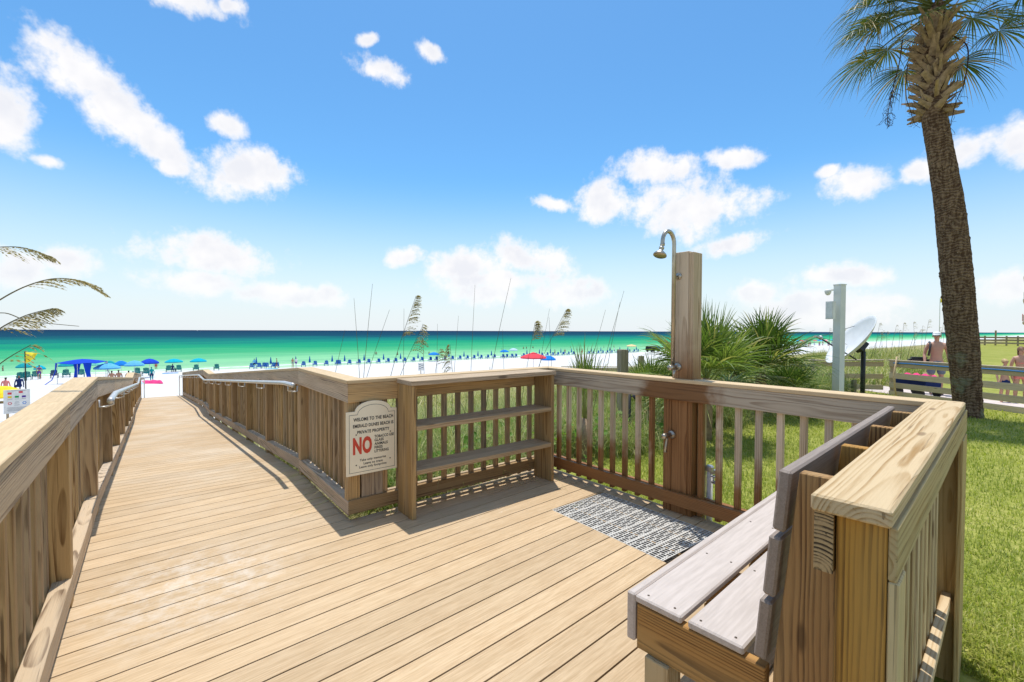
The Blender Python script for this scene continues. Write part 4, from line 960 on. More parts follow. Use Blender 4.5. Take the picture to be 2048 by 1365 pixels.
mb.add(rows, [(i*nr+j, i*nr+(j+1) % nr, (i+1)*nr+(j+1) % nr, (i+1)*nr+j) for i in range(len(cp_)-1) for j in range(nr)])
mb.build('trunk', 'palm_bark', pt, Matrix.Translation(pb), smooth=True)
rs = random.Random(21)
top = at(1870, 45, PD); bot = at(1867, 232, PD)
for k in range(170):                                          # old leaf bases criss-crossing round the neck
    f = k/170; c = lerp(bot, top, f); a = k*2.399+rs.uniform(-0.3, 0.3); rad = Vector((math.cos(a), math.sin(a), 0)); tg = Vector((-math.sin(a), math.cos(a), 0))
    r0 = 0.20*(1-0.1*f); ln = rs.uniform(0.24, 0.46)*(1.0 if f > 0.12 else 0.8); sd = (1 if k % 2 else -1)*rs.uniform(0.3, 0.8)
    el_ = rs.uniform(0.35, 0.9) if f > 0.1 else rs.uniform(-0.4, 0.4)
    dv = (rad*math.cos(el_)*0.85+tg*sd*0.7+Vector((0, 0, math.sin(el_)))).normalized(); p0 = c+rad*r0*0.82-dv*0.05; w = rs.uniform(0.045, 0.075)
    sw_ = dv.cross(rad).normalized(); th = sw_.cross(dv).normalized()
    mid = p0+dv*ln*0.55+rad*0.03; tip = p0+dv*ln+rad*rs.uniform(0.0, 0.09); mb = MB(); vs = []
    for q, ww, tt in ((p0, w*1.15, 0.022), (mid, w*0.85, 0.018), (tip, w*rs.uniform(0.25, 0.7), 0.007)):
        vs += [q-sw_*ww, q-th*tt*0.3+th*tt, q+sw_*ww, q-th*tt]
    mb.add(vs, [(4*i+j, 4*i+(j+1) % 4, 4*i+4+(j+1) % 4, 4*i+4+j) for i in range(2) for j in range(4)]+[(3, 2, 1, 0), (8, 9, 10, 11)])
    mb.build('leaf_base', 'boot_brown', pt)
hub = at(1872, 15, PD)
for k in range(46):                                           # crown
    a = k*2.399963+0.4; f = k/46; e = lerp(R(-38), R(82), f**0.85)+rs.uniform(-0.08, 0.08)
    dv = Vector((math.cos(a)*math.cos(e), math.sin(a)*math.cos(e), math.sin(e)))
    fan_frond(rs, hub+Vector((0, 0, 0.35*f-0.12))+dv*0.1, dv, rs.uniform(0.75, 1.15), rs.uniform(0.80, 1.10), 42, 1.9, 1.05-0.3*f, 0.02, 0.3, 0.42, 0.22 if f < 0.35 else 0.08).build('frond', 'palm_leaf', pt, tint=True)
for (x, y, R0) in ((1690, 20, 1.15), (1735, 45, 1.0), (1680, 60, 1.0), (1720, -10, 1.1), (1760, 20, 0.9)):   # the fronds that hang on the seaward side
    q = at(x+45, y-25, PD-0.2); dv = (q-hub)
    fan_frond(rs, hub+dv.normalized()*0.1, dv, dv.length-0.1, R0*0.75, 40, 1.9, 1.5, 0.018, 0.3, 0.42, 0.25).build('frond', 'palm_leaf', pt, tint=True)
def stalk(pts, r0, twigs, seed):
    r2 = random.Random(seed); P = catmull([at(x, y, dd) for x, y, dd in pts], 5); mb = MB(); mb.tube(P, [lerp(r0, r0*0.3, i/(len(P)-1)) for i in range(len(P))], 5)
    for _ in range(twigs):
        i = r2.randint(int(len(P)*0.45), len(P)-1); p = P[i]; q = p
        for _s in range(3):
            q2 = q+Vector((r2.uniform(-0.07, 0.07), r2.uniform(-0.07, 0.07), r2.uniform(-0.10, 0.01))); mb.tube([q, q2], [0.004, 0.0025], 3); q = q2
    mb.build('flower_stalk', 'twig_dark', pt)
stalk([(1805, 80, PD-0.4), (1798, 130, PD-0.6), (1785, 180, PD-0.6), (1775, 235, PD-0.6)], 0.012, 60, 1)
stalk([(1905, 72, PD-0.3), (1935, 95, PD-0.5), (1930, 160, PD-0.5), (1912, 205, PD-0.5), (1900, 255, PD-0.5)], 0.014, 14, 2)
stalk([(1815, 130, PD-0.4), (1812, 190, PD-0.5), (1822, 225, PD-0.5), (1830, 250, PD-0.5)], 0.009, 10, 3)

# sea oats
def sea_oat(bx, tx, ty, depth, head, label, arch=0.3, dx=0.0, base_y=760, blades_n=3, group=None, hl=0.34, lean_dir=None, thick=0.0042, base=None, hs=1.0, droop=0.5, via=None):
    rs = random.Random(int(bx*13+tx*7)); b0 = base or at(bx, base_y, depth); b0 = b0.copy(); b0.z = gz(b0)-0.03; tip = at(tx, ty, depth+dx)
    t = thing('sea_oat', label, 'sea oat', b0, 0, group)
    mid = lerp(b0, tip, 0.55); mid += (Vector((b0.x, b0.y, 0))-Vector((tip.x, tip.y, 0)))*arch*0.5
    P = catmull([b0]+[at(*q) for q in via]+[tip], 8) if via else catmull([b0, mid, tip], 10); P = [p-b0 for p in P]; M = Matrix.Translation(b0)
    mb = MB(); n = len(P); mb.tube(P, [lerp(thick*1.3, thick*0.45, i/(n-1)) for i in range(n)], 4, tint=rs.uniform(0.2, 0.6)); mb.build('stem', 'oat_stem', t, M, tint=True)
    for _ in range(blades_n):
        i = rs.randint(2, 8); p = P[i]; a = rs.uniform(0, 6.28); L = rs.uniform(0.25, 0.5); mb = MB(); d_ = Vector((math.cos(a), math.sin(a), 0)); sd = Vector((-d_.y, d_.x, 0))
        pts = [p+d_*L*k*k*0.8+Vector((0, 0, L*(k*0.9-0.75*k*k*k))) for k in (0, 0.25, 0.5, 0.75, 1.0)]; strip_leaf(mb, pts, [0.004, 0.0042, 0.0035, 0.002, 0.0003], sd, rs.uniform(0.1, 0.7)); mb.build('leaf', 'oat_stem', t, M, tint=True)
    if head:
        mb = MB(); L = 0; seg = []
        for i in range(n-1, 0, -1):
            seg.append((P[i], (P[i]-P[i-1]).normalized())); L += (P[i]-P[i-1]).length
            if L > hl: break
        fl = lean_dir or Vector((1, -0.2, 0)); m_ = len(seg)
        for s in range(int(36*head)):
            f = rs.random(); fi = f*(m_-1); i0 = min(int(fi), m_-2) if m_ > 1 else 0; q, tg = seg[i0]; q = lerp(q, seg[min(i0+1, m_-1)][0], fi-i0)
            bl = hs*lerp(0.05, 0.17, min(1, f*1.4))*rs.uniform(0.6, 1.1); sidev = (fl+Vector((rs.uniform(-0.4, 0.4), rs.uniform(-0.6, 0.6), 0))).normalized()
            prev = q; ns = 6
            for j in range(1, ns+1):
                tt = j/ns; w = q+tg*bl*tt*0.75+sidev*bl*tt*0.8+Vector((0, 0, -droop*bl*tt*tt)); dv = (w-prev).normalized()
                if j > 1:
                    sd = dv.cross(Vector((rs.uniform(-1, 1), rs.uniform(-1, 1), rs.uniform(-1, 1)))).normalized()*hs*rs.uniform(0.0035, 0.006); l_ = hs*rs.uniform(0.020, 0.034)
                    mb.add([prev, prev+dv*l_*0.5+sd, prev+dv*l_, prev+dv*l_*0.5-sd], [(0, 1, 2, 3)], rs.random())
                mb.tube([prev, w], 0.0006*hs, 3, False, 0.3); prev = w
        mb.build('seed_head', 'oat_seed', t, M, tint=True)['kind'] = 'stuff'
    return t
GO = 'bare sea oat stalks beyond the deck railing'
LB = 'thin bare sea oat stalk rising beyond the railing behind the shelf'
for bx, tx, ty, dp in ((728, 708, 597, 6.4), (714, 745, 568, 6.2), (640, 690, 660, 6.8), (690, 779, 620, 6.6), (806, 808, 618, 7.2), (852, 845, 648, 7.0), (872, 875, 648, 7.4), (900, 917, 632, 7.4), (936, 950, 570, 6.6), (1012, 1005, 660, 7.2), (1058, 1099, 618, 6.9), (1110, 1098, 634, 6.9), (1148, 1211, 620, 6.5), (1170, 1248, 582, 6.3), (1190, 1240, 605, 6.4)):
    sea_oat(bx, tx, ty, dp, 0, LB, 0.12, group=GO)
sea_oat(958, 1022, 556, 5.8, 0, 'tallest leaning sea oat stalk behind the shelf with a bent side leaf', 0.2, thick=0.0045, blades_n=4)
sea_oat(745, 832, 592, 5.6, 2.4, 'tall sea oat with the longest plume behind the railing by the sign', 0.25, hl=0.62)
sea_oat(768, 846, 650, 5.7, 1.5, 'sea oat with pale plume bent low beside the longest plume', 0.5, hl=0.40, droop=0.9)
sea_oat(975, 900, 690, 6.2, 1.5, 'sea oat with drooping plume curling back over the shelf', -0.5, hl=0.40, lean_dir=Vector((-1, 0, 0)), droop=1.3)
sea_oat(1030, 1070, 645, 6.0, 2.0, 'sea oat with short dense upright plume beyond the shelf end', 0.15, hl=0.30)
sea_oat(1030, 1132, 620, 6.1, 2.2, 'sea oat with long plume nodding toward the young palmetto', 0.3, hl=0.50)
sea_oat(845, 878, 700, 5.8, 0.9, 'short brown seed spike standing just over the railing cap', 0.1, hl=0.25)
sea_oat(862, 930, 760, 5.9, 0.9, 'sea oat plume hanging limply against the railing cap', -0.8, hl=0.3, droop=1.5)
# the plants by the far walkway railing, close to the camera
lb = uv(-1.05, 3.25); lb2 = uv(-1.25, 3.05); RD = Vector((1, 0.1, 0))
NB = uv(-1.25, 4.2)
sea_oat(0, 96, 512, 2.7, 1.5, 'sea oat seed head arching highest over the wide walkway railing', base=uv(-1.30, 4.15), hl=0.42, lean_dir=RD, hs=0.8, droop=0.7, via=[(-150, 590, 2.7), (-60, 510, 2.7), (30, 494, 2.7)])
sea_oat(0, 198, 584, 2.8, 2.4, 'long feathery sea oat plume reaching out over the wide walkway railing', base=uv(-1.20, 4.25), hl=0.52, lean_dir=RD, hs=0.8, droop=0.45, via=[(-120, 690, 2.8), (0, 600, 2.8), (85, 562, 2.8), (150, 560, 2.8)])
sea_oat(0, 106, 617, 2.75, 2.6, 'bushy low sea oat plume leaning over the wide walkway railing', base=uv(-1.26, 4.1), hl=0.42, lean_dir=RD, hs=0.8, droop=0.7, via=[(-130, 770, 2.75), (-20, 672, 2.75), (45, 634, 2.75)])
sea_oat(0, 158, 653, 2.7, 0, 'long bare grass blade curving over the wide walkway railing', base=uv(-1.22, 4.1), thick=0.004, blades_n=0, via=[(-120, 690, 2.7), (-10, 628, 2.7), (60, 643, 2.7)])
sea_oat(0, 62, 690, 2.9, 0.25, 'stiff sea oat spike beside the wide walkway railing below the plumes', base=uv(-1.24, 4.3), hl=0.3, lean_dir=RD, droop=0.9, via=[(-80, 800, 2.9), (0, 728, 2.9)])
for k in range(26):                                           # the oats along the far dune
    x = 1655+k*9.2+random.Random(k).uniform(-5, 5)
    if 1885 < x < 1955: x += 75
    rk = random.Random(k+50); dp = rk.uniform(20, 27)
    sea_oat(x, x+rk.uniform(-8, 26), rk.uniform(640, 666), dp, 0.5, 'pale sea oat on the grassy dune beyond the satellite dish', 0.2, group='sea oats along the far dune', base_y=690, blades_n=1, hl=0.5, thick=0.008, hs=1.35)
# weeds that push up beside the rails
def weed(p, n, h, label):
    r3 = np.random.default_rng(int(abs(p.x)*1000)); b_ = np.tile(np.array([p.x, p.y, p.z]), (n, 1)); b_[:, :2] += r3.normal(0, 0.012, (n, 2))
    o = blades('weed', b_, r3.uniform(0.5*h, h, n), np.full(n, 0.004), r3.uniform(0.3, 1.3, n), 4, 'dune_blades', r3.uniform(0.1, 0.5, n)); tag(o, label, 'weed')
weed(uv(-0.335, 1.95, 0.14), 9, 0.16, 'tuft of grass sprouting on the wide railing bottom board')
weed(uv(1.17, 4.05, -0.02), 14, 0.42, 'thin grass weed poking through the railing near the sign')
weed(uv(1.17, 3.75, -0.02), 9, 0.34, 'small grass weed beside the corner post under the sign')
weed(kp(0.345, 0.03, -0.01), 7, 0.10, 'tiny weed at the foot of the shelf beside the sign')
weed(kp(1.45, -0.06, -0.05), 8, 0.36, 'grass weed leaning in under the lowest shelf')
# ------------------------------------------------------------------ things on the lawn side
def stake(px_, ytop, depth, w, label, m='dark_post_pine', rz=0.3):
    p = gpt(px_, 760, depth); zt = at(px_, ytop, depth).z; t = thing('wooden_post', label, 'post', p, rz)
    upright('shaft', p, p.z-0.15, zt, w, w, rz, m, t)
    mb = MB(); mb.box((0, 0, 0), (w*0.96, w*0.96, 0.012)); mb.build('end_grain', m, t, Matrix.Translation((p.x, p.y, zt+0.0045)) @ Matrix.Rotation(rz, 4, 'Z') @ Matrix.Rotation(0.03, 4, 'X'))
stake(1245, 701, 7.4, 0.135, 'thick grey wooden stake standing behind the shower railing')
stake(1282, 713, 14.0, 0.13, 'short wooden stake out in the low yellow dune grass')
p = gpt(1258, 870, 6.9); sl_t = thing('spotlight', 'black garden spotlight on a dark pole among the dune grass', 'spotlight', p)
mb = MB(); mb.tube([p+Vector((0, 0, -0.1)), p+Vector((0, 0, 0.72))], 0.028, 8); mb.build('pole', 'dark_metal', sl_t, smooth=True)
h_ = p+Vector((0.10, -0.02, 0.66)); Ml = Matrix.Translation(h_) @ Matrix.Rotation(R(100), 4, 'X') @ Matrix.Rotation(R(20), 4, 'Y')
mb = MB(); mb.lathe([(0, -0.06), (0.035, -0.055), (0.05, 0.0), (0.062, 0.05), (0.058, 0.055), (0.0, 0.045)], 14, Ml); mb.tube([p+Vector((0, 0, 0.66)), h_], 0.009, 6); mb.build('lamp_head', 'black_plastic', sl_t, smooth=True)
# white pole with camera
p = gpt(1675, 820, 9.6); zt = at(1675, 571, 9.6).z; wp = thing('camera_pole', 'square white pole carrying a security camera and a flat grey box', 'pole', p, R(20))
upright('shaft', p, p.z-0.1, zt, 0.155, 0.155, R(20), 'white_paint', wp); mb = MB(); mb.box((0, 0, 0), (0.17, 0.17, 0.02)); mb.build('cap', 'white_paint', wp, Matrix.Translation((p.x, p.y, zt+0.0105)) @ Matrix.Rotation(R(20), 4, 'Z'))
c_ = at(1656, 583, 9.55); mb = MB(); mb.tube([c_+Vector((0.12, 0.02, 0.03)), c_+Vector((0.02, 0, 0.03))], 0.016, 8); mb.lathe([(0, 0.035), (0.05, 0.035), (0.062, 0.015), (0.062, -0.01), (0.05, -0.05), (0.03, -0.078), (0, -0.088)], 14, Matrix.Translation(c_)); mb.build('security_camera', 'white_plastic', wp, smooth=True)
c_ = at(1661, 621, 9.55); mb = MB(); mb.box((0, 0, 0), (0.07, 0.16, 0.37)); mb.box((-0.038, 0, 0), (0.012, 0.13, 0.33)); mb.build('equipment_box', 'white_plastic', wp, Matrix.Translation(c_) @ Matrix.Rotation(R(20), 4, 'Z'))
# satellite dish seen from the side
p = gpt(1725, 790, 12.2); ds = thing('satellite_dish', 'big white satellite dish tilted skyward on a dark pole', 'satellite dish', p)
hc = at(1722, 700, 12.2); mb = MB(); mb.tube([p+Vector((0, 0, -0.1)), Vector((p.x, p.y, hc.z-0.05))], 0.055, 12); mb.build('pole', 'dark_metal', ds, smooth=True)
upright('brace_post', p+Vector((-0.16, 0.1, 0)), p.z-0.1, p.z+0.48, 0.09, 0.09, 0.2, 'dark_post_pine', ds)
axd = Vector((-0.76, 0.22, 0.61)).normalized(); dc = at(1716, 690, 12.15); Md = Matrix.Translation(dc) @ Vector((0, 0, 1)).rotation_difference(axd).to_matrix().to_4x4()
prof = [(0.0, 0.0)]+[(0.80*k/10, 0.24*(k/10)**2) for k in range(1, 11)]
prof2 = prof+[(0.81, 0.235), (0.80, 0.22)]+[(0.80*k/10, 0.24*(k/10)**2-0.022) for k in range(9, 0, -1)]+[(0.0, -0.022)]
mb = MB(); mb.lathe(prof2, 36, Md); mb.build('reflector', 'dish_white', ds, smooth=True)
mb = MB(); bk = dc-axd*0.02; mb.box((0, 0, -0.09), (0.26, 0.26, 0.14), None); mb.build('mount', 'dark_metal', ds, Md)
mb = MB(); mb.tube([dc-axd*0.12, Vector((p.x, p.y, hc.z-0.06))], 0.05, 10); mb.tube([dc-axd*0.1+Vector((0.05, 0, -0.12)), Vector((p.x+0.02, p.y, hc.z-0.35))], 0.02, 6); mb.build('bracket', 'dark_metal', ds, smooth=True)
lnb = at(1637, 675, 11.9); mb = MB(); mb.tube([dc+(lnb-dc)*0.04+Vector((0, 0, -0.4)), lnb], 0.02, 8); mb.tube([dc+Vector((-0.1, 0, 0.5)), lnb], 0.007, 5); mb.tube([dc+Vector((0.0, 0.4, 0.0)), lnb], 0.007, 5); mb.build('feed_arm', 'dark_metal', ds, smooth=True)
mb = MB(); Mn = Matrix.Translation(lnb) @ Vector((0, 0, 1)).rotation_difference((dc-lnb).normalized()).to_matrix().to_4x4(); mb.lathe([(0, -0.12), (0.035, -0.12), (0.035, 0.02), (0.06, 0.05), (0.06, 0.08), (0, 0.08)], 10, Mn); mb.box((0, 0.07, -0.05), (0.05, 0.06, 0.14), Mn.to_3x3()); mb.build('receiver', 'galvanised', ds)
# loose white plank on the grass
p = gpt(1612, 768, 8.9); mb = MB(); mb.box((0, 0, 0), (0.42, 0.09, 0.035)); tag(mb.build('loose_plank', 'white_plastic', None, Matrix.Translation(p+Vector((0, 0, 0.17))) @ Matrix.Rotation(R(-35), 4, 'Z') @ Matrix.Rotation(R(32), 4, 'Y')), 'bleached loose plank lying in the grass by the white pole', 'plank')

# neighbouring paved path and its rail fence
FA, FB = Vector((10.85, 13.05, 0)), Vector((11.75, 6.3, 0)); fd = (FB-FA).normalized(); fn_ = Vector((-fd.y, fd.x, 0)); FL = (FB-FA).length; FAng = math.atan2(fd.y, fd.x)
if fn_.x < 0: fn_ = -fn_
def gzl(q): return gz(q)
def fen(s, off, z=0.0): q = FA+fd*s+fn_*off; q.z = gzl(q)+z; return q
fp = thing('rail_fence', 'grey board fence with a blue hose along the paved path behind the palm', 'fence', fen(FL/2, 0))
for s in (0.05, 1.85, 3.65, 5.45):
    q = fen(s, 0.055); upright('post', q, q.z-0.2, q.z+0.99, 0.09, 0.09, FAng, 'grey_fence_pine', fp)
for z, h in ((0.90, 0.17), (0.57, 0.155), (0.30, 0.15), (0.06, 0.15)): board('fence_board', fen(0, 0, z), fen(FL, 0, z), 0.036, h, 'grey_fence_pine', fp)
board('top_cap', fen(-0.05, 0.045, 1.005), fen(FL, 0.045, 1.005), 0.15, 0.03, 'grey_fence_pine', fp)
hs_ = thing('garden_hose', 'blue hose strung under the cap of the board fence', 'hose', fen(0.2, -0.04, 0)); mb = MB(); mb.tube([fen(0.15+0.3*k, -0.035, 0.93+0.008*math.sin(k)) for k in range(12)], 0.016, 8); mb.build('tube', 'hose_blue', hs_, smooth=True)
mb = MB(); q = fen(0.25, -0.10, 0); tag(put('broom_handle', (mb.tube([q+fd*0.05, q+Vector((-0.02, 0.02, 0.55)), q+Vector((0.05, 0.0, 1.12))], 0.02, 8), mb.mesh('broom_handle', True))[1], 'pale_cap_pine'), 'plain wooden broom handle leaning on the end of the board fence', 'broom')
pv = bpy.data.objects.new('paved_path', None); COL.objects.link(pv); WM[pv] = Matrix.Identity(4); tag(pv, kind='structure')
mb = MB(); ns = 24
gridp = [fen(-2.0+(FL+3.0)*i/ns, o, -0.018) for i in range(ns+1) for o in (0.16, 1.75)]; mb.add(gridp, [(2*i, 2*i+2, 2*i+3, 2*i+1) for i in range(ns)]); mb.build('path_bed', 'concrete', pv)
pvm = lumber_mesh(0.392, 0.392, 0.05, 0, 0.006)
for i in range(24):
    for j in range(4):
        s = -1.8+i*0.4; q = fen(s, 0.37+j*0.4+(0.0), 0.0); put('paver', pvm, 'paver', pv, Matrix.Translation(q+Vector((0, 0, -0.004+0.003*((i*7+j*3) % 5)/5))) @ Matrix.Rotation(FAng, 4, 'Z'))
# boardwalk rail that leaves the fence towards the sea
wr = thing('boardwalk_railing', 'low wooden boardwalk railing running seaward behind the satellite dish', 'railing', uv(16.4, 5.0, gz(uv(16.4, 5.0))))
prev = FA+Vector((0, 0, 0))
pts = [Vector((10.80, 13.2, 0)), uv(16.1, 7.0), uv(16.0, 11.0), uv(15.9, 16.0)]
for a, b2 in zip(pts[:-1], pts[1:]):
    za, zb = gz(a), gz(b2); d2 = (b2-a); d2.z = 0; an = math.atan2(d2.y, d2.x); k = max(1, int(d2.length/1.8)); off = Vector((-d2.y, d2.x, 0)).normalized()*0.065
    board('cap_board', Vector((a.x, a.y, za+1.0)), Vector((b2.x, b2.y, zb+1.0)), 0.15, 0.035, 'grey_fence_pine', wr)
    for z in (0.88, 0.52, 0.2): board('fence_board', Vector((a.x, a.y, za+z)), Vector((b2.x, b2.y, zb+z)), 0.036, 0.14, 'grey_fence_pine', wr)
    for i in range(k):
        q = lerp(a, b2, (i+0.5)/k)+off; upright('post', q, gz(q)-0.2, gz(q)+0.98, 0.09, 0.09, an, 'grey_fence_pine', wr)
# far fence and building along the shore
ff = thing('far_fence', 'long brown board fence at the far end of the neighbouring lawn', 'fence', gpt(2000, 690, 62))
fa, fb = gpt(1930, 688, 66), gpt(2110, 690, 58); fa.z = gz(fa); fb.z = gz(fb); fdd = fb-fa
for z in (0.35, 0.75, 1.12): board('fence_board', fa+Vector((0, 0, z)), fb+Vector((0, 0, z)), 0.06, 0.22, 'dark_post_pine', ff)
for i in range(9):
    q = lerp(fa, fb, i/8)+Vector((0.02, 0.1, 0)); upright('post', q, q.z-0.2, q.z+(1.35 if i % 3 else 2.1), 0.16, 0.12, math.atan2(fdd.y, fdd.x), 'dark_post_pine', ff)
q = at(2043, 690, 64); q.z = gz(q); brz = math.atan2(q.y, q.x)-R(90)-R(0.6); bd = thing('condominium', 'tan high rise with stacked seaside balconies at the picture edge', 'building', q, brz)
MBd = WM[bd]                                                    # local y runs away from the camera along the facade
mb = MB(); mb.box((13.2, 9, 16), (23.0, 17, 32)); mb.build('wall', 'stucco', bd, MBd)
for k in range(1, 10):
    z = 3.2*k; mb = MB(); mb.box((0.85, 7.5, z), (1.68, 13.5, 0.28)); o = mb.build('balcony', 'stucco', bd, MBd)
    mb = MB(); mb.box((0.08, 7.5, z+1.1), (0.06, 13.4, 0.06))
    for j in range(17): mb.box((0.08, 0.9+j*0.82, z+0.6), (0.04, 0.04, 0.92))
    mb.build('balustrade', 'white_paint', o, MBd)
    for j in range(4): mb = MB(); mb.box((1.68, 2.2+j*3.4, z+1.4), (0.05, 2.2, 2.2)); mb.build('window', 'glass_dark', bd, MBd)
mb = MB(); mb.box((0.01, 1.6, 3.2+0.75), (0.07, 1.1, 1.0)); tag(mb.build('beach_towel', 'cloth_coral', None, MBd), 'pink towel hung over a balcony rail of the high rise', 'towel')
def flag(p, h, fw, fh, label, sgn=1, name='beach_flag', wave=0.06):
    t = thing(name, label, 'flag', p); mb = MB(); mb.tube([p+Vector((0, 0, -0.2)), p+Vector((0, 0, h))], 0.018 if h < 3 else 0.03, 8); mb.build('pole', 'dark_metal' if h < 3 else 'white_paint', t)
    mb = MB(); n = 8; vs = []
    for j, th in ((0, 0.006), (1, -0.006)):
        for i in range(n+1):
            f = i/n; y = wave*math.sin(f*6.0)*f+th
            vs += [p+Vector((sgn*(0.02+fw*f), y, h-0.03-0.06*f*fh)), p+Vector((sgn*(0.02+fw*f*(1-0.32*math.sin(f*1.6))), y, h-0.03-fh*(1-0.35*f)))]
    m_ = 2*(n+1); fs = []
    for i in range(n): fs += [(2*i, 2*i+2, 2*i+3, 2*i+1), (m_+2*i, m_+2*i+1, m_+2*i+3, m_+2*i+2), (2*i, m_+2*i, m_+2*i+2, 2*i+2), (2*i+1, 2*i+3, m_+2*i+3, m_+2*i+1)]
    fs += [(0, 1, m_+1, m_), (2*n, m_+2*n, m_+2*n+1, 2*n+1)]; mb.add(vs, fs); mb.build('cloth', 'flag_yellow', t, smooth=True)
q = gpt(1878, 690, 46); flag(q, at(1878, 597, 46).z-q.z, 0.85, 0.42, 'yellow flag on a tall thin pole far behind the palm trunk')

# ------------------------------------------------------------------ people
def skin_mesh(V_, E_, Rr, root=0, sub=2, name='body'):
    me = bpy.data.meshes.new(name); me.from_pydata([tuple(v) for v in V_], E_, []); o = bpy.data.objects.new(name, me); COL.objects.link(o)
    o.modifiers.new('skin', 'SKIN'); sd = me.skin_vertices[0].data
    for i, r in enumerate(Rr): sd[i].radius = (r, r) if not hasattr(r, '__len__') else r
    sd[root].use_root = True
    s = o.modifiers.new('sub', 'SUBSURF'); s.levels = sub; s.render_levels = sub
    dg = bpy.context.evaluated_depsgraph_get(); out = bpy.data.meshes.new_from_object(o.evaluated_get(dg)); out.name = name
    bpy.data.objects.remove(o); out.polygons.foreach_set('use_smooth', [True]*len(out.polygons)); out.materials.clear(); return out
class Sk:
    def __init__(s): s.v = []; s.r = []; s.e = []
    def a(s, p, r, par=None):
        s.v.append(p); s.r.append(r); i = len(s.v)-1
        if par is not None: s.e.append((par, i))
        return i
def figure(pose='stand', fingers=False, female=False, head_turn=0.0, arms=None):
    k = Sk(); w = 0.88 if female else 1.0
    pel = k.a((0, 0, 0.95), (0.135*w, 0.095)); wa = k.a((0, 0.0, 1.10), (0.120*w, 0.085), pel); ch = k.a((0, -0.01, 1.28), (0.162*w, 0.105), wa); up = k.a((0, -0.015, 1.40), (0.150*w, 0.090), ch)
    nk = k.a((0, -0.005, 1.49), 0.052, up); nk2 = k.a((0, 0.01, 1.545), 0.050, nk); hx = 0.02*math.sin(head_turn)
    h1 = k.a((hx, 0.025, 1.60), (0.062, 0.074), nk2); h2 = k.a((hx, 0.022, 1.665), (0.083, 0.098), h1); k.a((hx, 0.012, 1.73), (0.070, 0.082), h2)
    for sx in (-1, 1):
        s1 = k.a((sx*0.165*w, -0.015, 1.415), 0.058, up)
        if arms: el, wr_ = arms[0 if sx < 0 else 1]
        else: el, wr_ = (sx*0.245*w, -0.03, 1.14), (sx*0.255*w, 0.05, 0.90)
        m1 = k.a(tuple(lerp(Vector((sx*0.195*w, -0.015, 1.40)), Vector(el), 0.45)), 0.046, s1); e1 = k.a(el, 0.039, m1); f1 = k.a(tuple(lerp(Vector(el), Vector(wr_), 0.35)), 0.041, e1); w1 = k.a(wr_, 0.027, f1)
        dv = (Vector(wr_)-Vector(el)).normalized(); pm_ = Vector(wr_)+dv*0.06; h0 = k.a(tuple(pm_), (0.020, 0.036), w1)
        if fingers:
            sdv = Vector((0, 1, 0)); sdv = (sdv-dv*sdv.dot(dv)).normalized()
            for j, (o2, L2) in enumerate(((-0.030, 0.055), (-0.010, 0.070), (0.010, 0.075), (0.030, 0.065))):
                a1 = k.a(tuple(pm_+sdv*o2+dv*0.035), 0.0095, h0); a2 = k.a(tuple(pm_+sdv*o2+dv*(0.035+L2*0.5)+Vector((-sx*0.008, 0, 0))), 0.009, a1); k.a(tuple(pm_+sdv*o2+dv*(0.03+L2)+Vector((-sx*0.022, 0, 0))), 0.0075, a2)
            t1 = k.a(tuple(pm_+sdv*0.045-dv*0.02), 0.012, h0); k.a(tuple(pm_+sdv*0.068+dv*0.025), 0.009, t1)
        else: k.a(tuple(pm_+dv*0.07), (0.012, 0.030), h0)
        hp = k.a((sx*0.095*w, 0, 0.90), 0.092 if not female else 0.098, pel)
        if pose == 'stand': kn, an_, toe = (sx*0.105, 0.02, 0.50), (sx*0.11, -0.025, 0.09), (sx*0.125, 0.13, 0.03)
        elif pose == 'walk': kn, an_, toe = (sx*0.10, 0.16 if sx > 0 else 0.0, 0.52), (sx*0.10, 0.20 if sx > 0 else -0.28, 0.09), (sx*0.11, 0.34 if sx > 0 else -0.15, 0.03)
        else: kn, an_, toe = (sx*0.12, 0.44, 0.96), (sx*0.12, 0.50, 0.56), (sx*0.12, 0.64, 0.53)
        th = k.a(tuple(lerp(Vector((sx*0.098, 0, 0.88)), Vector(kn), 0.4)), 0.080, hp); kk = k.a(kn, 0.055, th); cf = k.a(tuple(lerp(Vector(kn), Vector(an_), 0.35)+Vector((0, -0.015, 0))), 0.056, kk); aa = k.a(an_, 0.034, cf); k.a(toe, (0.038, 0.022), aa)
    return k
def person_mesh(pose, female=False, sub=1):
    k = figure(pose, False, female); me = skin_mesh(k.v, k.e, k.r, 0, sub, 'person'); idx = []
    for p in me.polygons:
        z, y, x = p.center.z, p.center.y, abs(p.center.x)
        thigh = (0.66 if pose != 'sit' else 0.86); torso = x < 0.17
        if z > 1.66 or (z > 1.56 and y < 0.0): idx.append(2)
        elif thigh < z < 1.0 and (pose != 'sit' or y < 0.38) and (x < 0.19): idx.append(1)
        elif female and 1.18 < z < 1.36 and torso: idx.append(1)
        else: idx.append(0)
    for _ in range(3): me.materials.append(None)
    me.polygons.foreach_set('material_index', idx); return me
PM = {('stand', False): person_mesh('stand'), ('stand', True): person_mesh('stand', True), ('walk', False): person_mesh('walk'), ('sit', False): person_mesh('sit'), ('sit', True): person_mesh('sit', True)}
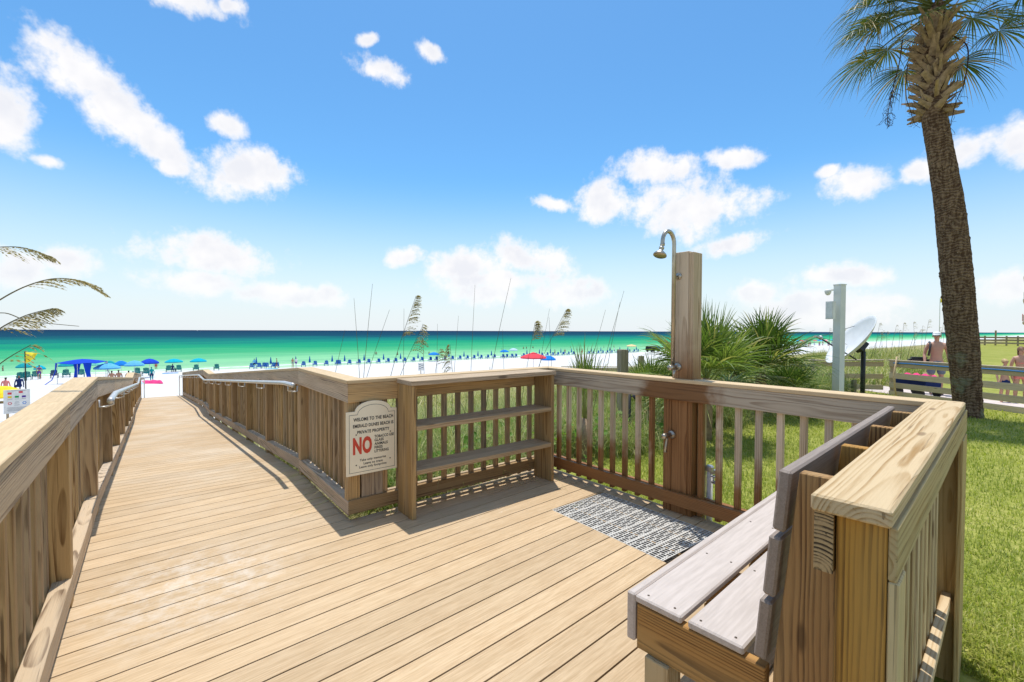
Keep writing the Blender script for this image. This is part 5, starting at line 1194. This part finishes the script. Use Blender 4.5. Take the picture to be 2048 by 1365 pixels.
def person(p, rz, label, pose='stand', female=False, cloth='cloth_navy', hair='hair_dark', skin='skin_tan', h=1.72, shirt=None, group=None, dz=0.0):
    o = bpy.data.objects.new('person', PM[(pose, female)]); COL.objects.link(o); s = h/1.78
    if pose == 'sit': dz -= 0.55*s
    o.matrix_basis = Matrix.Translation(p+Vector((0, 0, dz))) @ Matrix.Rotation(rz, 4, 'Z') @ Matrix.Scale(s, 4)
    for sl, m in zip(o.material_slots, (shirt or skin, cloth, hair)): sl.link = 'OBJECT'; sl.material = MATS[m]
    return tag(o, label, 'person', group)
# the man with the white cap
mp = gpt(1871, 790, 13.1); mp.z = gz(mp); mrz = math.atan2(-mp.y, -mp.x)-math.pi/2+R(14)
arms = (((-0.255, -0.05, 1.13), (-0.27, 0.03, 0.90)), ((0.25, -0.02, 1.14), (0.265, 0.10, 0.92)))
k = figure('stand', True, False, 0.3, arms); bm_ = skin_mesh(k.v, k.e, k.r, 0, 2, 'body')
man = thing('person', 'shirtless man in white cap, sunglasses and grey shorts behind the board fence', 'person', mp, mrz)
MM = WM[man] @ Matrix.Scale(1.82/1.76, 4)
put('body', bm_, 'skin', man, MM)
k2 = Sk(); pe = k2.a((0, 0, 1.03), (0.142, 0.102)); p2 = k2.a((0, 0, 0.92), (0.15, 0.110), pe)
for sx in (-1, 1):
    q = k2.a((sx*0.10, 0.0, 0.83), 0.104, p2); k2.a((sx*0.112, 0.012, 0.56), 0.098, q)
put('shorts', skin_mesh(k2.v, k2.e, k2.r, 0, 2, 'shorts'), 'cloth_slate', man, MM)
HM = MM @ Matrix.Translation((0.006, 0.02, 1.665)) @ Matrix.Rotation(-0.35, 4, 'Z')
mb = MB(); mb.lathe([(0.090, 0.012), (0.094, 0.035), (0.086, 0.072), (0.056, 0.100), (0.0, 0.110)], 18, Matrix.Scale(1.08, 4, (0, 1, 0)))
mb.add([(-0.075, 0.07, 0.028), (0.075, 0.07, 0.028), (0.062, 0.155, 0.018), (0.03, 0.185, 0.014), (-0.03, 0.185, 0.014), (-0.062, 0.155, 0.018)]+[(-0.075, 0.07, 0.022), (0.075, 0.07, 0.022), (0.062, 0.155, 0.012), (0.03, 0.185, 0.008), (-0.03, 0.185, 0.008), (-0.062, 0.155, 0.012)], [(0, 1, 2, 3, 4, 5), (11, 10, 9, 8, 7, 6)]+[(i, 6+i, 6+(i+1) % 6, (i+1) % 6) for i in range(6)])
mb.build('cap', 'cloth_white', man, HM)
mb = MB(); mb.lathe([(0.085, -0.012), (0.088, 0.0), (0.085, 0.012)], 10, Matrix.Scale(1.16, 4, (0, 1, 0)), R(25), R(155)); mb.box((0, 0.098, -0.0), (0.13, 0.02, 0.034)); mb.build('sunglasses', 'black_plastic', man, HM @ Matrix.Translation((0, 0.0, 0.0)))
mb = MB(); mb.lathe([(0.0, -0.016), (0.012, -0.01), (0.009, 0.018), (0, 0.022)], 8, Matrix.Translation((0, 0.108, -0.028))); mb.build('nose', 'skin', man, HM)
mb = MB(); mb.box((0, 0.085, -0.062), (0.045, 0.012, 0.010)); mb.build('mouth', 'cloth_coral', man, HM)
for sx in (-1, 1):
    mb = MB(); mb.lathe([(0, -0.03), (0.012, -0.02), (0.016, 0.008), (0, 0.022)], 8, Matrix.Translation((sx*0.083, 0.0, -0.02))); mb.build('ear', 'skin', man, HM)
bg = thing('shoulder_bag', 'black bag slung on a strap from the shirtless man\'s shoulder', 'bag', mp+Vector((-0.4, 0.2, 0.0)), mrz)
mb = MB(); mb.tube([(0.19, 0.10, 1.10), (0.172, 0.118, 1.28), (0.150, 0.095, 1.42), (0.145, -0.03, 1.480), (0.16, -0.14, 1.38), (0.22, -0.20, 1.05)], 0.026, 8); mb.build('strap', 'black_plastic', bg, MM, smooth=True)
mb = MB(); mb.box((0.34, -0.16, 0.88), (0.46, 0.26, 0.34)); me_ = mb.mesh('pouch'); bm = bmesh.new(); bm.from_mesh(me_); bmesh.ops.bevel(bm, geom=bm.edges[:], offset=0.06, segments=2, affect='EDGES'); bm.to_mesh(me_); bm.free(); put('pouch', me_, 'black_plastic', bg, MM)
# child and girl by the fence
cpn = gpt(2008, 806, 11.7); cpn.z = gz(cpn); crz = math.atan2(-cpn.y, -cpn.x)-math.pi/2
def kid(p, rz, hgt, label, hairm, suit, female, hair_long=False):
    t = thing('person', label, 'person', p, rz); M = WM[t] @ Matrix.Scale(hgt/1.78, 4); f = figure('stand', True, female)
    put('body', skin_mesh(f.v, f.e, f.r, 0, 2, 'body'), 'skin', t, M)
    k3 = Sk(); pe = k3.a((0, 0, 1.0), (0.135, 0.105)); p3 = k3.a((0, 0, 0.92), (0.145, 0.112), pe)
    for sx in (-1, 1):
        q = k3.a((sx*0.10, 0.0, 0.84), 0.108, p3); k3.a((sx*0.11, 0.01, 0.72 if female else 0.58), 0.100, q)
    put('swim_bottom', skin_mesh(k3.v, k3.e, k3.r, 0, 1, 'shorts'), suit, t, M)
    if female:
        k4 = Sk(); a = k4.a((0, -0.005, 1.19), (0.165, 0.122)); k4.a((0, -0.008, 1.33), (0.170, 0.128), a); put('swim_top', skin_mesh(k4.v, k4.e, k4.r, 0, 1, 'top'), suit, t, M)
    mb = MB(); mb.lathe([(0.0, 0.125), (0.05, 0.115), (0.086, 0.07), (0.094, 0.02), (0.088, -0.03)], 16, Matrix.Translation((0, 0.005, 1.66)) @ Matrix.Scale(1.15, 4, (0, 1, 0)) @ Matrix.Rotation(0.62, 4, 'X'))
    if hair_long: mb.tube([(0, -0.07, 1.68), (0, -0.10, 1.56), (0, -0.09, 1.40)], [0.07, 0.065, 0.03], 8)
    mb.build('hair', hairm, t, M, smooth=True)
    for sx in (-1, 1):
        mb = MB(); mb.lathe([(0, -0.009), (0.013, 0), (0, 0.009)], 8, Matrix.Translation((sx*0.030, 0.104, 1.665))); mb.build('eye', 'black_plastic', t, M)
    mb = MB(); mb.lathe([(0, -0.014), (0.011, -0.008), (0.008, 0.016), (0, 0.02)], 8, Matrix.Translation((0, 0.116, 1.64))); mb.build('nose', 'skin', t, M)
    mb = MB(); mb.box((0, 0.10, 1.605), (0.04, 0.012, 0.008)); mb.build('mouth', 'cloth_coral', t, M)
kid(cpn, crz+0.6, 1.14, 'small blond child in navy swim shorts behind the board fence', 'hair_blond', 'cloth_navy', False)
wp_ = gpt(2040, 810, 11.6); wp_.z = gz(wp_); kid(wp_, crz+0.3, 1.46, 'brown haired girl in a pink swimsuit beside the blond child', 'hair_brown', 'cloth_coral', True, True)
# wagon with towels
q = gpt(1835, 792, 12.9); q.z = gz(q); wg = thing('beach_wagon', 'dark folding wagon piled with beach gear behind the board fence', 'wagon', q, FAng)
MW = WM[wg]; mb = MB(); mb.box((0, 0, 0.32), (0.85, 0.48, 0.05)); mb.box((0, 0.23, 0.44), (0.85, 0.03, 0.22)); mb.box((0, -0.23, 0.44), (0.85, 0.03, 0.22)); mb.box((0.41, 0, 0.44), (0.03, 0.43, 0.22)); mb.box((-0.41, 0, 0.44), (0.03, 0.43, 0.22)); mb.build('tub', 'cloth_navy', wg, MW)
for sx in (-1, 1):
    for sy in (-1, 1): mb = MB(); mb.lathe([(0.0, -0.03), (0.11, -0.03), (0.12, 0.0), (0.11, 0.03), (0.0, 0.03)], 16, Matrix.Translation((sx*0.3, sy*0.27, 0.12)) @ Matrix.Rotation(R(90), 4, 'X')); mb.build('wheel', 'rubber', wg, MW); mb = MB(); mb.tube([(sx*0.3, sy*0.26, 0.12), (sx*0.3, sy*0.2, 0.31)], 0.015, 6); mb.build('strut', 'dark_metal', wg, MW)
def cloth_heap(p, rz, L, Wd, Hh, m, label, seed):
    r2 = np.random.default_rng(seed); n, m_ = 18, 10; vs = []
    for i in range(n+1):
        for j in range(m_+1):
            x, y = i/n*2-1, j/m_*2-1; e = max(0, 1-x**4)*max(0, 1-y**4); vs.append((x*L/2, y*Wd/2, Hh*(e**0.4)*(0.75+0.25*math.sin(i*1.3+j*0.8))+0.003))
    fs = [(i*(m_+1)+j, (i+1)*(m_+1)+j, (i+1)*(m_+1)+j+1, i*(m_+1)+j+1) for i in range(n) for j in range(m_)]; b0 = len(vs)
    vs += [(-L/2, -Wd/2, -0.01), (L/2, -Wd/2, -0.01), (L/2, Wd/2, -0.01), (-L/2, Wd/2, -0.01)]; fs.append((b0+3, b0+2, b0+1, b0))
    mb = MB(); mb.add(vs, fs); tag(mb.build('beach_towel', m, None, Matrix.Translation(p) @ Matrix.Rotation(rz, 4, 'Z'), smooth=True), label, 'towel')
cloth_heap(q+Vector((0, 0, 0.51)), FAng, 0.9, 0.5, 0.14, 'cloth_pink', 'bright pink towel heaped on the wagon behind the fence', 4)

# ------------------------------------------------------------------ the beach
def chair_mesh():
    mb = MB(); tl = Matrix.Rotation(R(-18), 3, 'X')
    for i in range(5): mb.box((-0.22+0.11*i, -0.30, 0.66), (0.098, 0.022, 0.66+0.05*(2-abs(i-2))), tl)
    for i in range(4): mb.box((0, -0.12+0.13*i, 0.36+0.03*i*0.5), (0.56, 0.11, 0.022))
    for sx in (-1, 1):
        mb.box((sx*0.31, 0.30, 0.28), (0.04, 0.07, 0.56)); mb.box((sx*0.31, -0.25, 0.28), (0.04, 0.07, 0.56)); mb.box((sx*0.33, 0.03, 0.575), (0.11, 0.72, 0.025)); mb.box((sx*0.29, 0.04, 0.34), (0.025, 0.66, 0.09))
    mb.box((0, -0.38, 0.80), (0.58, 0.03, 0.06), tl); return mb.mesh('beach_chair')
CHM = chair_mesh(); SEA_RZ = R(38.5)
def chair(p, m, label, group, rz=0.0):
    o = put('beach_chair', CHM, None, None, Matrix.Translation(p) @ Matrix.Rotation(SEA_RZ+rz, 4, 'Z'))
    if not CHM.materials: CHM.materials.append(MATS['cloth_chair_blue'])
    o.material_slots[0].link = 'OBJECT'; o.material_slots[0].material = MATS[m]; return tag(o, label, 'chair', group)
def canopy_mesh(rad, h, n=8, sub=3):
    mb = MB(); vs = [(0, 0, h)]; N_ = n*sub
    for r in (0.35, 0.7, 1.0):
        for j in range(N_):
            a = 2*math.pi*j/N_; rib = abs(((j % sub)/sub)*2-1) if j % sub else 1.0; rr = rad*r*(1-0.05*(1-rib)); z = h*(1-r**1.8); vs.append((rr*math.cos(a), rr*math.sin(a), z-(0.03*rad*(1-rib)*r)))
    for j in range(N_): a = 2*math.pi*j/N_; vs.append((rad*0.985*math.cos(a), rad*0.985*math.sin(a), -0.14))
    fs = [(0, 1+j, 1+(j+1) % N_) for j in range(N_)]
    for k_ in range(3): b0 = 1+k_*N_; fs += [(b0+j, b0+N_+j, b0+N_+(j+1) % N_, b0+(j+1) % N_) for j in range(N_)]
    b0 = 1+3*N_; fs.append(tuple(b0+j for j in range(N_))); mb.add(vs, fs); return mb.mesh('canopy')
CAN = canopy_mesh(1.2, 0.42); PTM = {}
def pole_mesh(h):
    k = round(h, 1)
    if k not in PTM: mb = MB(); mb.tube([(0, 0, -0.2), (0, 0, k)], 0.022, 6); PTM[k] = mb.mesh('pole')
    return PTM[k]
def umbrella(px_, v, ytop, wpx, m, label, group=None, tilt=0.0, p=None):
    p = p or on_v(px_, v); top = at(px_, ytop, p.y); h = max(1.5, min(2.4, top.z-p.z)); rad = wpx/2/F*p.y*p.y/math.hypot(p.x, p.y)
    t = thing('beach_umbrella', label, 'umbrella', p, 0, group); pl = put('pole', pole_mesh(h), 'white_paint', t, Matrix.Translation(p))
    put('canopy', CAN, m, t, Matrix.Translation(p+Vector((0, 0, h-0.40))) @ Matrix.Rotation(tilt, 4, 'Y') @ Matrix.Diagonal((rad/1.2, rad/1.2, 1, 1)))
FU = MB(); FU.lathe([(0.0, 1.05), (0.03, 1.02), (0.10, 0.55), (0.17, 0.10), (0.15, 0.0), (0.0, 0.02)], 10); FUM = FU.mesh('canopy')
def folded(px_, v, m='cloth_chair_blue'):
    p = on_v(px_, v); t = thing('beach_umbrella', 'closed blue beach umbrella between a pair of blue chairs at the waterline', 'umbrella', p, 0, 'closed umbrellas along the waterline'); put('pole', pole_mesh(1.0), 'white_paint', t, Matrix.Translation(p)); put('canopy', FUM, m, t, Matrix.Translation(p+Vector((0, 0, 0.75))) @ Matrix.Scale(1.1, 4))
ROWV = 84.5; GC = 'blue chairs in pairs along the waterline'; LC = 'blue wooden beach chair in the row of pairs along the waterline'
for x in (541, 619, 664, 689, 728, 767, 801, 836, 898, 928, 956, 983, 1054, 1079, 1101, 1122, 1143, 1183, 1202, 1220, 1240, 1256, 1273):
    folded(x, ROWV); c = on_v(x, ROWV)
    for s in (-0.95, 0.95): q = c+U*s+V*0.3; q.z = gz(q); chair(q, 'cloth_chair_blue', LC, GC, random.uniform(-0.15, 0.15))
for x in (502, 591, 512): folded(x, ROWV) if x != 502 else None
for x in (503, 517, 533, 546): q = on_v(x, 83.6); chair(q, 'cloth_chair_blue', LC, GC, random.uniform(-0.2, 0.2))
umbrella(868, 83, 705, 23, 'cloth_azure', 'lone open blue umbrella in the middle of the closed umbrella row')
umbrella(1009, 84, 700, 18, 'cloth_azure', 'open blue umbrella next to the pale blue one at the waterline')
umbrella(1027, 85, 697, 17, 'cloth_pale_blue', 'pale blue umbrella next to an open blue one at the waterline')
for x in (860, 872, 1005, 1013, 1023, 1031): q = on_v(x, 83.6); chair(q, 'cloth_chair_blue', LC, GC)
umbrella(1067, 0, 707, 52, 'cloth_red', 'big red beach umbrella with a vent on top, halfway down the sand', p=on_v(1067, 36)); rp = on_v(1067, 36)
mb = MB(); mb.lathe([(0.0, 0.10), (0.22, 0.04), (0.34, -0.03), (0.33, -0.05), (0.0, -0.02)], 16)
for o in list(COL.objects):
    if o.get('label', '').startswith('big red'): mb.build('vent', 'cloth_red', o, Matrix.Translation(Vector((rp.x, rp.y, at(1067, 707, rp.y).z+0.02))), smooth=True)
umbrella(1097, 0, 712, 30, 'cloth_azure', 'open blue umbrella standing right beside the big red one', p=on_v(1097, 40))
umbrella(1263, 84, 683, 21, 'cloth_tan', 'flat tan umbrella among the far closed umbrellas')
# left cluster
for px_, v, yt, wp2, m, lab in ((46, 80, 727, 34, 'cloth_teal', 'teal umbrella standing behind the small yellow warning flag'), (78, 83, 731, 26, 'cloth_turquoise', 'turquoise umbrella half hidden by the yellow warning flag'), (132, 82, 725, 36, 'cloth_teal', 'teal umbrella just behind the blue cabana'), (190, 66, 721, 40, 'cloth_mint', 'mint green umbrella above the blue cabana roof'),
        (218, 74, 722, 28, 'cloth_teal', 'teal umbrella between the mint and the mid blue ones'), (241, 66, 722, 32, 'cloth_azure', 'mid blue umbrella in the tight cluster by the cabana'), (213, 58, 727, 56, 'cloth_sky_blue', 'wide sky blue umbrella lowest in the tight cluster'), (268, 62, 722, 42, 'cloth_sky_blue', 'sky blue umbrella overlapping the royal blue one'), (298, 64, 718, 40, 'cloth_royal', 'royal blue umbrella over a pair of teal chairs'),
        (347, 83, 718, 38, 'cloth_turquoise', 'turquoise umbrella over two chairs and a seated person'), (396, 83, 717, 35, 'cloth_turquoise', 'turquoise umbrella over a single teal chair by the ramp end')):
    umbrella(px_, v, yt, wp2, m, lab)
GT = 'teal chairs on the sand around the umbrella cluster'; LT = 'teal wooden beach chair facing the water near the open umbrellas'
for x, v in ((41, 74), (52, 76), (70, 77), (131, 77), (160, 76), (272, 70), (290, 70), (337, 81), (356, 81), (391, 81), (432, 82)): chair(on_v(x, v), 'cloth_deep_teal', LT, GT, random.uniform(-0.2, 0.2))
chair(on_v(107, 77), 'cloth_navy', 'navy beach chair standing alone before the blue cabana', None)
# blue cabana
cq = hit(165, 768); s_ = cq.y/F; cb = thing('beach_cabana', 'royal blue cabana tent with flared cloth legs on the sand', 'tent', cq, R(10))
MC = WM[cb]; Hc, Rc = 2.0, 1.12; mb = MB(); n = 6; vs = []
for i in range(n+1):
    for j in range(n+1):
        x, y = i/n*2-1, j/n*2-1; edge = max(abs(x), abs(y)); z = Hc+0.30*(1-edge**1.5)-0.16*(1-abs(x*y))*(edge**6)*0.8; vs.append((x*Rc*(1+0.12*abs(y)), y*Rc*(1+0.12*abs(x)), z))
t2 = [(x, y, z-0.02) for x, y, z in vs]; b0 = len(vs); fs = [(i*(n+1)+j, (i+1)*(n+1)+j, (i+1)*(n+1)+j+1, i*(n+1)+j+1) for i in range(n) for j in range(n)]; mb.add(vs+t2, fs+[tuple(b0+k for k in reversed(f)) for f in fs]); mb.build('canopy', 'cloth_royal', cb, MC, smooth=True)
for sx in (-1, 1):
    for sy in (-1, 1):
        mb = MB(); pts = [Vector((sx*Rc*1.08, sy*Rc*1.08, Hc)), Vector((sx*Rc*1.12, sy*Rc*1.12, 1.2)), Vector((sx*Rc*1.30, sy*Rc*1.22, 0.5)), Vector((sx*Rc*(1.75 if sx < 0 else 1.45), sy*Rc*1.4, 0.02))]; sd = Vector((-sy*0.7, sx*0.7, 0)).normalized()
        strip_leaf(mb, pts, [0.30, 0.17, 0.13, 0.16], sd, 0.5); strip_leaf(mb, [q+Vector((sx*0.015, sy*0.015, 0)) for q in pts], [0.30, 0.17, 0.13, 0.16], sd, 0.5); mb.build('leg_cloth', 'cloth_royal' if sy < 0 or sx < 0 else 'cloth_white', cb, MC, smooth=True)
        mb = MB(); mb.tube([(sx*Rc*1.05, sy*Rc*1.05, Hc-0.02), (sx*Rc*1.05, sy*Rc*1.05, 0)], 0.02, 6); mb.build('pole', 'white_paint', cb, MC)
# yellow tent edge, rules board with warning flag
yq = hit(-8, 806); yt_ = thing('sun_shade', 'yellow sun shade low on the sand beside the beach rules board', 'tent', yq)
mb = MB(); mb.lathe([(0.0, 0.85), (0.5, 0.78), (0.95, 0.55), (1.15, 0.36), (1.13, 0.30), (0.0, 0.50)], 12, Matrix.Translation(yq)); mb.build('canopy', 'cloth_yellow', yt_); mb = MB(); mb.tube([yq+Vector((0, 0, -0.1)), yq+Vector((0, 0, 0.8))], 0.02, 6); mb.build('pole', 'white_paint', yt_)
sb = at(34, 803, 15.0); g0 = Vector((sb.x, sb.y, gz(sb))); frz = math.atan2(-sb.y, -sb.x)+R(90)-0.12; rb = thing('rules_board', 'white board of small coloured beach flag symbols by the walkway', 'sign', g0, frz)
MR = Matrix.Translation(sb) @ Matrix.Rotation(frz, 4, 'Z')
mb = MB(); mb.box((0, 0, 0), (0.60, 0.02, 0.78)); mb.build('panel', 'white_plastic', rb, MR)
for x in (-0.22, 0.22): mb = MB(); zz = sb.z-g0.z; mb.box((x, 0.04, -zz/2-0.05), (0.06, 0.05, zz+0.6)); mb.build('post', 'grey_fence_pine', rb, MR)
for x, z, w_, h2, m in ((-0.16, 0.27, 0.09, 0.07, 'cloth_red'), (0.09, 0.30, 0.09, 0.06, 'cloth_red'), (-0.16, 0.15, 0.09, 0.06, 'cloth_yellow'), (0.0, 0.15, 0.09, 0.06, 'cloth_green'), (0.16, 0.15, 0.09, 0.06, 'cloth_purple')):
    mb = MB(); mb.box((x, -0.0125, z), (w_, 0.004, h2)); mb.build('flag_symbol', m, rb, MR)
for x, z, w_ in [(0.0, 0.35, 0.44), (-0.16, 0.08, 0.10), (0.0, 0.08, 0.10), (0.16, 0.08, 0.10), (0.0, -0.02, 0.10), (0.0, -0.06, 0.12), (0.0, -0.12, 0.12)]+[(0, -0.20-0.035*i, 0.46-0.05*(i % 2)) for i in range(4)]:
    mb = MB(); mb.box((x, -0.0115, z), (w_, 0.002, 0.012)); mb.build('print_line', 'cloth_grey', rb, MR)
for x, m in ((-0.16, 'cloth_red'), (0.17, 'cloth_azure')):
    mb = MB(); mb.lathe([(0.030, -0.0012), (0.045, -0.0012), (0.045, 0.0012), (0.030, 0.0012)], 16, Matrix.Translation((x, -0.0125, -0.06)) @ Matrix.Rotation(R(90), 4, 'X')); mb.build('ring_symbol', m, rb, MR)
fq = at(52, 800, 15.2); fq.z = gz(fq); flag(fq, at(54, 708, 15.2).z-fq.z+0.08, 0.42, 0.36, 'small wrinkled yellow warning flag on a dark stick behind the rules board', wave=0.09)
# far people
P_ = person; WAT = -5.0
for x, v, rz, lab, kw in ((508, 83, 0, 'person in light blue shirt standing among the blue chairs', dict(shirt='cloth_sky_blue')), (553, 83, 1.4, 'dark haired woman in black swimsuit stepping past the blue chairs', dict(pose='walk', cloth='cloth_black')), (592, 83, 0.5, 'person in white shirt and purple shorts beside a closed umbrella', dict(shirt='cloth_white', cloth='cloth_purple', pose='walk')), (585, 82, -0.6, 'person with bare back bending near the white shirted one', dict(cloth='cloth_grey')),
        (77, 75, 0.2, 'woman in purple swimsuit standing by the turquoise umbrella', dict(female=True, cloth='cloth_purple')), (311, 95, 0.1, 'sunburnt person wading behind the royal blue umbrella', dict(cloth='cloth_red')), (302, 55, 2.6, 'person in teal shirt at the foot of the umbrella cluster', dict(shirt='cloth_teal', h=1.5)),
        (1110, 86, 0.4, 'person in black shorts at the waterline before two chairs', dict(cloth='cloth_black')), (1130, 87, -0.4, 'person in blue trunks wading out past the chairs', dict(cloth='cloth_royal')), (1165, 86, 1.2, 'person in red trunks walking along the waterline', dict(cloth='cloth_red', pose='walk')), (1229, 85, 0.2, 'person in white shirt between far closed umbrellas', dict(shirt='cloth_white')),
        (1345, 84, 0.2, 'person in dark shirt walking near the black vehicle', dict(shirt='cloth_black', pose='walk'))):
    q = on_v(x, v); P_(q, SEA_RZ+rz, lab, **kw)
for x, v, lab, kw in ((344, 80.6, 'seated person in dark top between two chairs under the turquoise umbrella', dict(shirt='cloth_navy')), (236, 52, 'pale seated sunbather at the near side of the umbrella cluster', dict(cloth='cloth_white')), (222, 54, 'seated sunbather in red trunks beside the pale one', dict(cloth='cloth_red')), (256, 55, 'dark haired seated sunbather below the sky blue umbrella', dict(cloth='cloth_sky_blue')), (36, 52, 'seated person in dark checked shirt on the open sand', dict(shirt='cloth_navy', hair='hair_brown')), (9, 51, 'seated sunbather in coral next to the checked shirt', dict(cloth='cloth_coral', shirt='cloth_coral'))):
    q = on_v(x, v); P_(q, SEA_RZ+random.uniform(-0.5, 0.5), lab, pose='sit', dz=0.05, **kw)
SW = 'swimmers standing waist deep in the green shallows'; LS = 'bather standing waist deep in the pale green shallows'
for x, v in ((752, 118), (795, 112), (1004, 118), (1047, 125), (1053, 126), (1066, 128), (1141, 120), (1208, 116), (1228, 118), (4, 104), (858, 110)):
    q = on_v(x, v); q.z = WAT-0.85; P_(q, random.uniform(0, 6), LS, group=SW, cloth='cloth_navy')
for x, v, m, lab in ((298, 50, 'cloth_pink', 'pink towel over beach gear at the foot of the umbrella cluster'), (228, 50, 'cloth_sky_blue', 'sky blue towel spread among the sunbathers'), (258, 49, 'cloth_pale_blue', 'pale towel heap beside the dark haired sunbather'), (340, 76, 'cloth_azure', 'blue towel laid before the turquoise umbrella'), (543, 80, 'cloth_turquoise', 'turquoise towel on the sand by the blue chairs'), (208, 56, 'cloth_grey', 'grey heap of bags under the wide sky blue umbrella')):
    cloth_heap(on_v(x, v), SEA_RZ, 1.8, 1.1, 0.3 if 'heap' in lab or 'gear' in lab else 0.06, m, lab, int(x))
for x, lab in ((766+76, 'grey metal sign panel standing on the bare sand behind the oats'),):
    q = hit(842, 748); t = thing('sand_sign', lab, 'sign', q, SEA_RZ); mb = MB(); mb.box((0, 0, 0.75), (0.62, 0.03, 0.8)); mb.build('panel', 'white_plastic', t, WM[t]); mb = MB(); mb.box((0, 0.04, 0.5), (0.08, 0.05, 1.2)); mb.build('post', 'grey_fence_pine', t, WM[t])
    for i in range(5): mb = MB(); mb.box((0.16*((i % 2)*2-1)*0.9, -0.0165, 1.02-0.12*i), (0.24, 0.003, 0.07)); mb.build('print_block', 'cloth_slate', t, WM[t])
# lifeguard vehicle
q = on_v(1306, 80); vt = thing('beach_vehicle', 'black four wheel drive parked on the sand with gear on its roof', 'car', q, SEA_RZ-0.15); MV = WM[vt]
mb = MB(); prof = [(-2.1, 0.45), (2.1, 0.45), (2.15, 0.95), (1.2, 1.08), (0.75, 1.72), (-1.95, 1.75), (-2.12, 1.0)]; n = len(prof); mb.add([(x, -0.9, z) for x, z in prof]+[(x, 0.9, z) for x, z in prof], [tuple(range(n)), tuple(range(2*n-1, n-1, -1))]+[(i, n+i, n+(i+1) % n, (i+1) % n) for i in range(n)]); mb.build('body', 'cloth_black', vt, MV)
for sy in (-1, 1):
    for x0_, x1_ in ((-1.75, -0.75), (-0.6, 0.55)):
        mb = MB(); mb.box(((x0_+x1_)/2, sy*0.905, 1.38), (x1_-x0_, 0.02, 0.42)); mb.build('window', 'glass_dark', vt, MV)
    for x in (-1.35, 1.35): mb = MB(); mb.lathe([(0, -0.13), (0.28, -0.13), (0.38, -0.1), (0.38, 0.1), (0.28, 0.13), (0, 0.13)], 18, Matrix.Translation((x, sy*0.82, 0.38)) @ Matrix.Rotation(R(90), 4, 'X')); mb.build('wheel', 'rubber', vt, MV)
mb = MB(); mb.box((-0.5, 0, 1.86), (2.3, 1.4, 0.10)); mb.build('roof_rack', 'cloth_grey', vt, MV)
umbrella(1322, 82, 694, 20, 'cloth_azure', 'blue umbrella leaning behind the black vehicle', tilt=0.3); umbrella(1336, 84, 697, 16, 'cloth_coral', 'coral umbrella past the black vehicle near the shower post')
# the crowded beach far along the shore
cols = ['cloth_azure', 'cloth_coral', 'cloth_sky_blue', 'cloth_royal', 'cloth_white', 'cloth_turquoise']
names = ['mid blue', 'coral', 'sky blue', 'royal blue', 'white', 'turquoise']
for i in range(22):
    r2 = random.Random(i+900); x = 1597+r2.uniform(0, 78); v = r2.uniform(62, 84); q = on_v(x, v); kx = i % 6
    umbrella(x, v, 0, 9, cols[kx], f'small {names[kx]} umbrella on the crowded beach far beyond the palmettos', 'umbrellas on the distant crowded beach', p=q)
for i in range(26):
    r2 = random.Random(i+700); q = on_v(1600+r2.uniform(0, 75), r2.uniform(58, 87)); P_(q, r2.uniform(0, 6), 'tiny beachgoer on the crowded beach far beyond the palmettos', group='people on the distant crowded beach', cloth=r2.choice(cols), shirt=r2.choice([None, None, 'cloth_white']))
q = U*((395-1024)*3.4)+V*3000; q = ray(395, 661)*3200; q.z = -5.0; bt = thing('boat', 'tiny white boat on the horizon', 'boat', q); MBt = WM[bt]
mb = MB(); mb.add([(-5, -1.5, 0), (4, -1.5, 0), (7, 0, 0.6), (4, 1.5, 0), (-5, 1.5, 0), (-5, -1.8, 1.8), (4, -1.8, 1.9), (8, 0, 2.4), (4, 1.8, 1.9), (-5, 1.8, 1.8)], [(4, 3, 2, 1, 0), (5, 6, 7, 8, 9)]+[(i, (i+1) % 5, 5+(i+1) % 5, 5+i) for i in range(5)]); mb.build('hull', 'white_paint', bt, MBt); mb = MB(); mb.box((-1, 0, 3.0), (4, 2.4, 2.4)); mb.build('cabin', 'white_paint', bt, MBt)
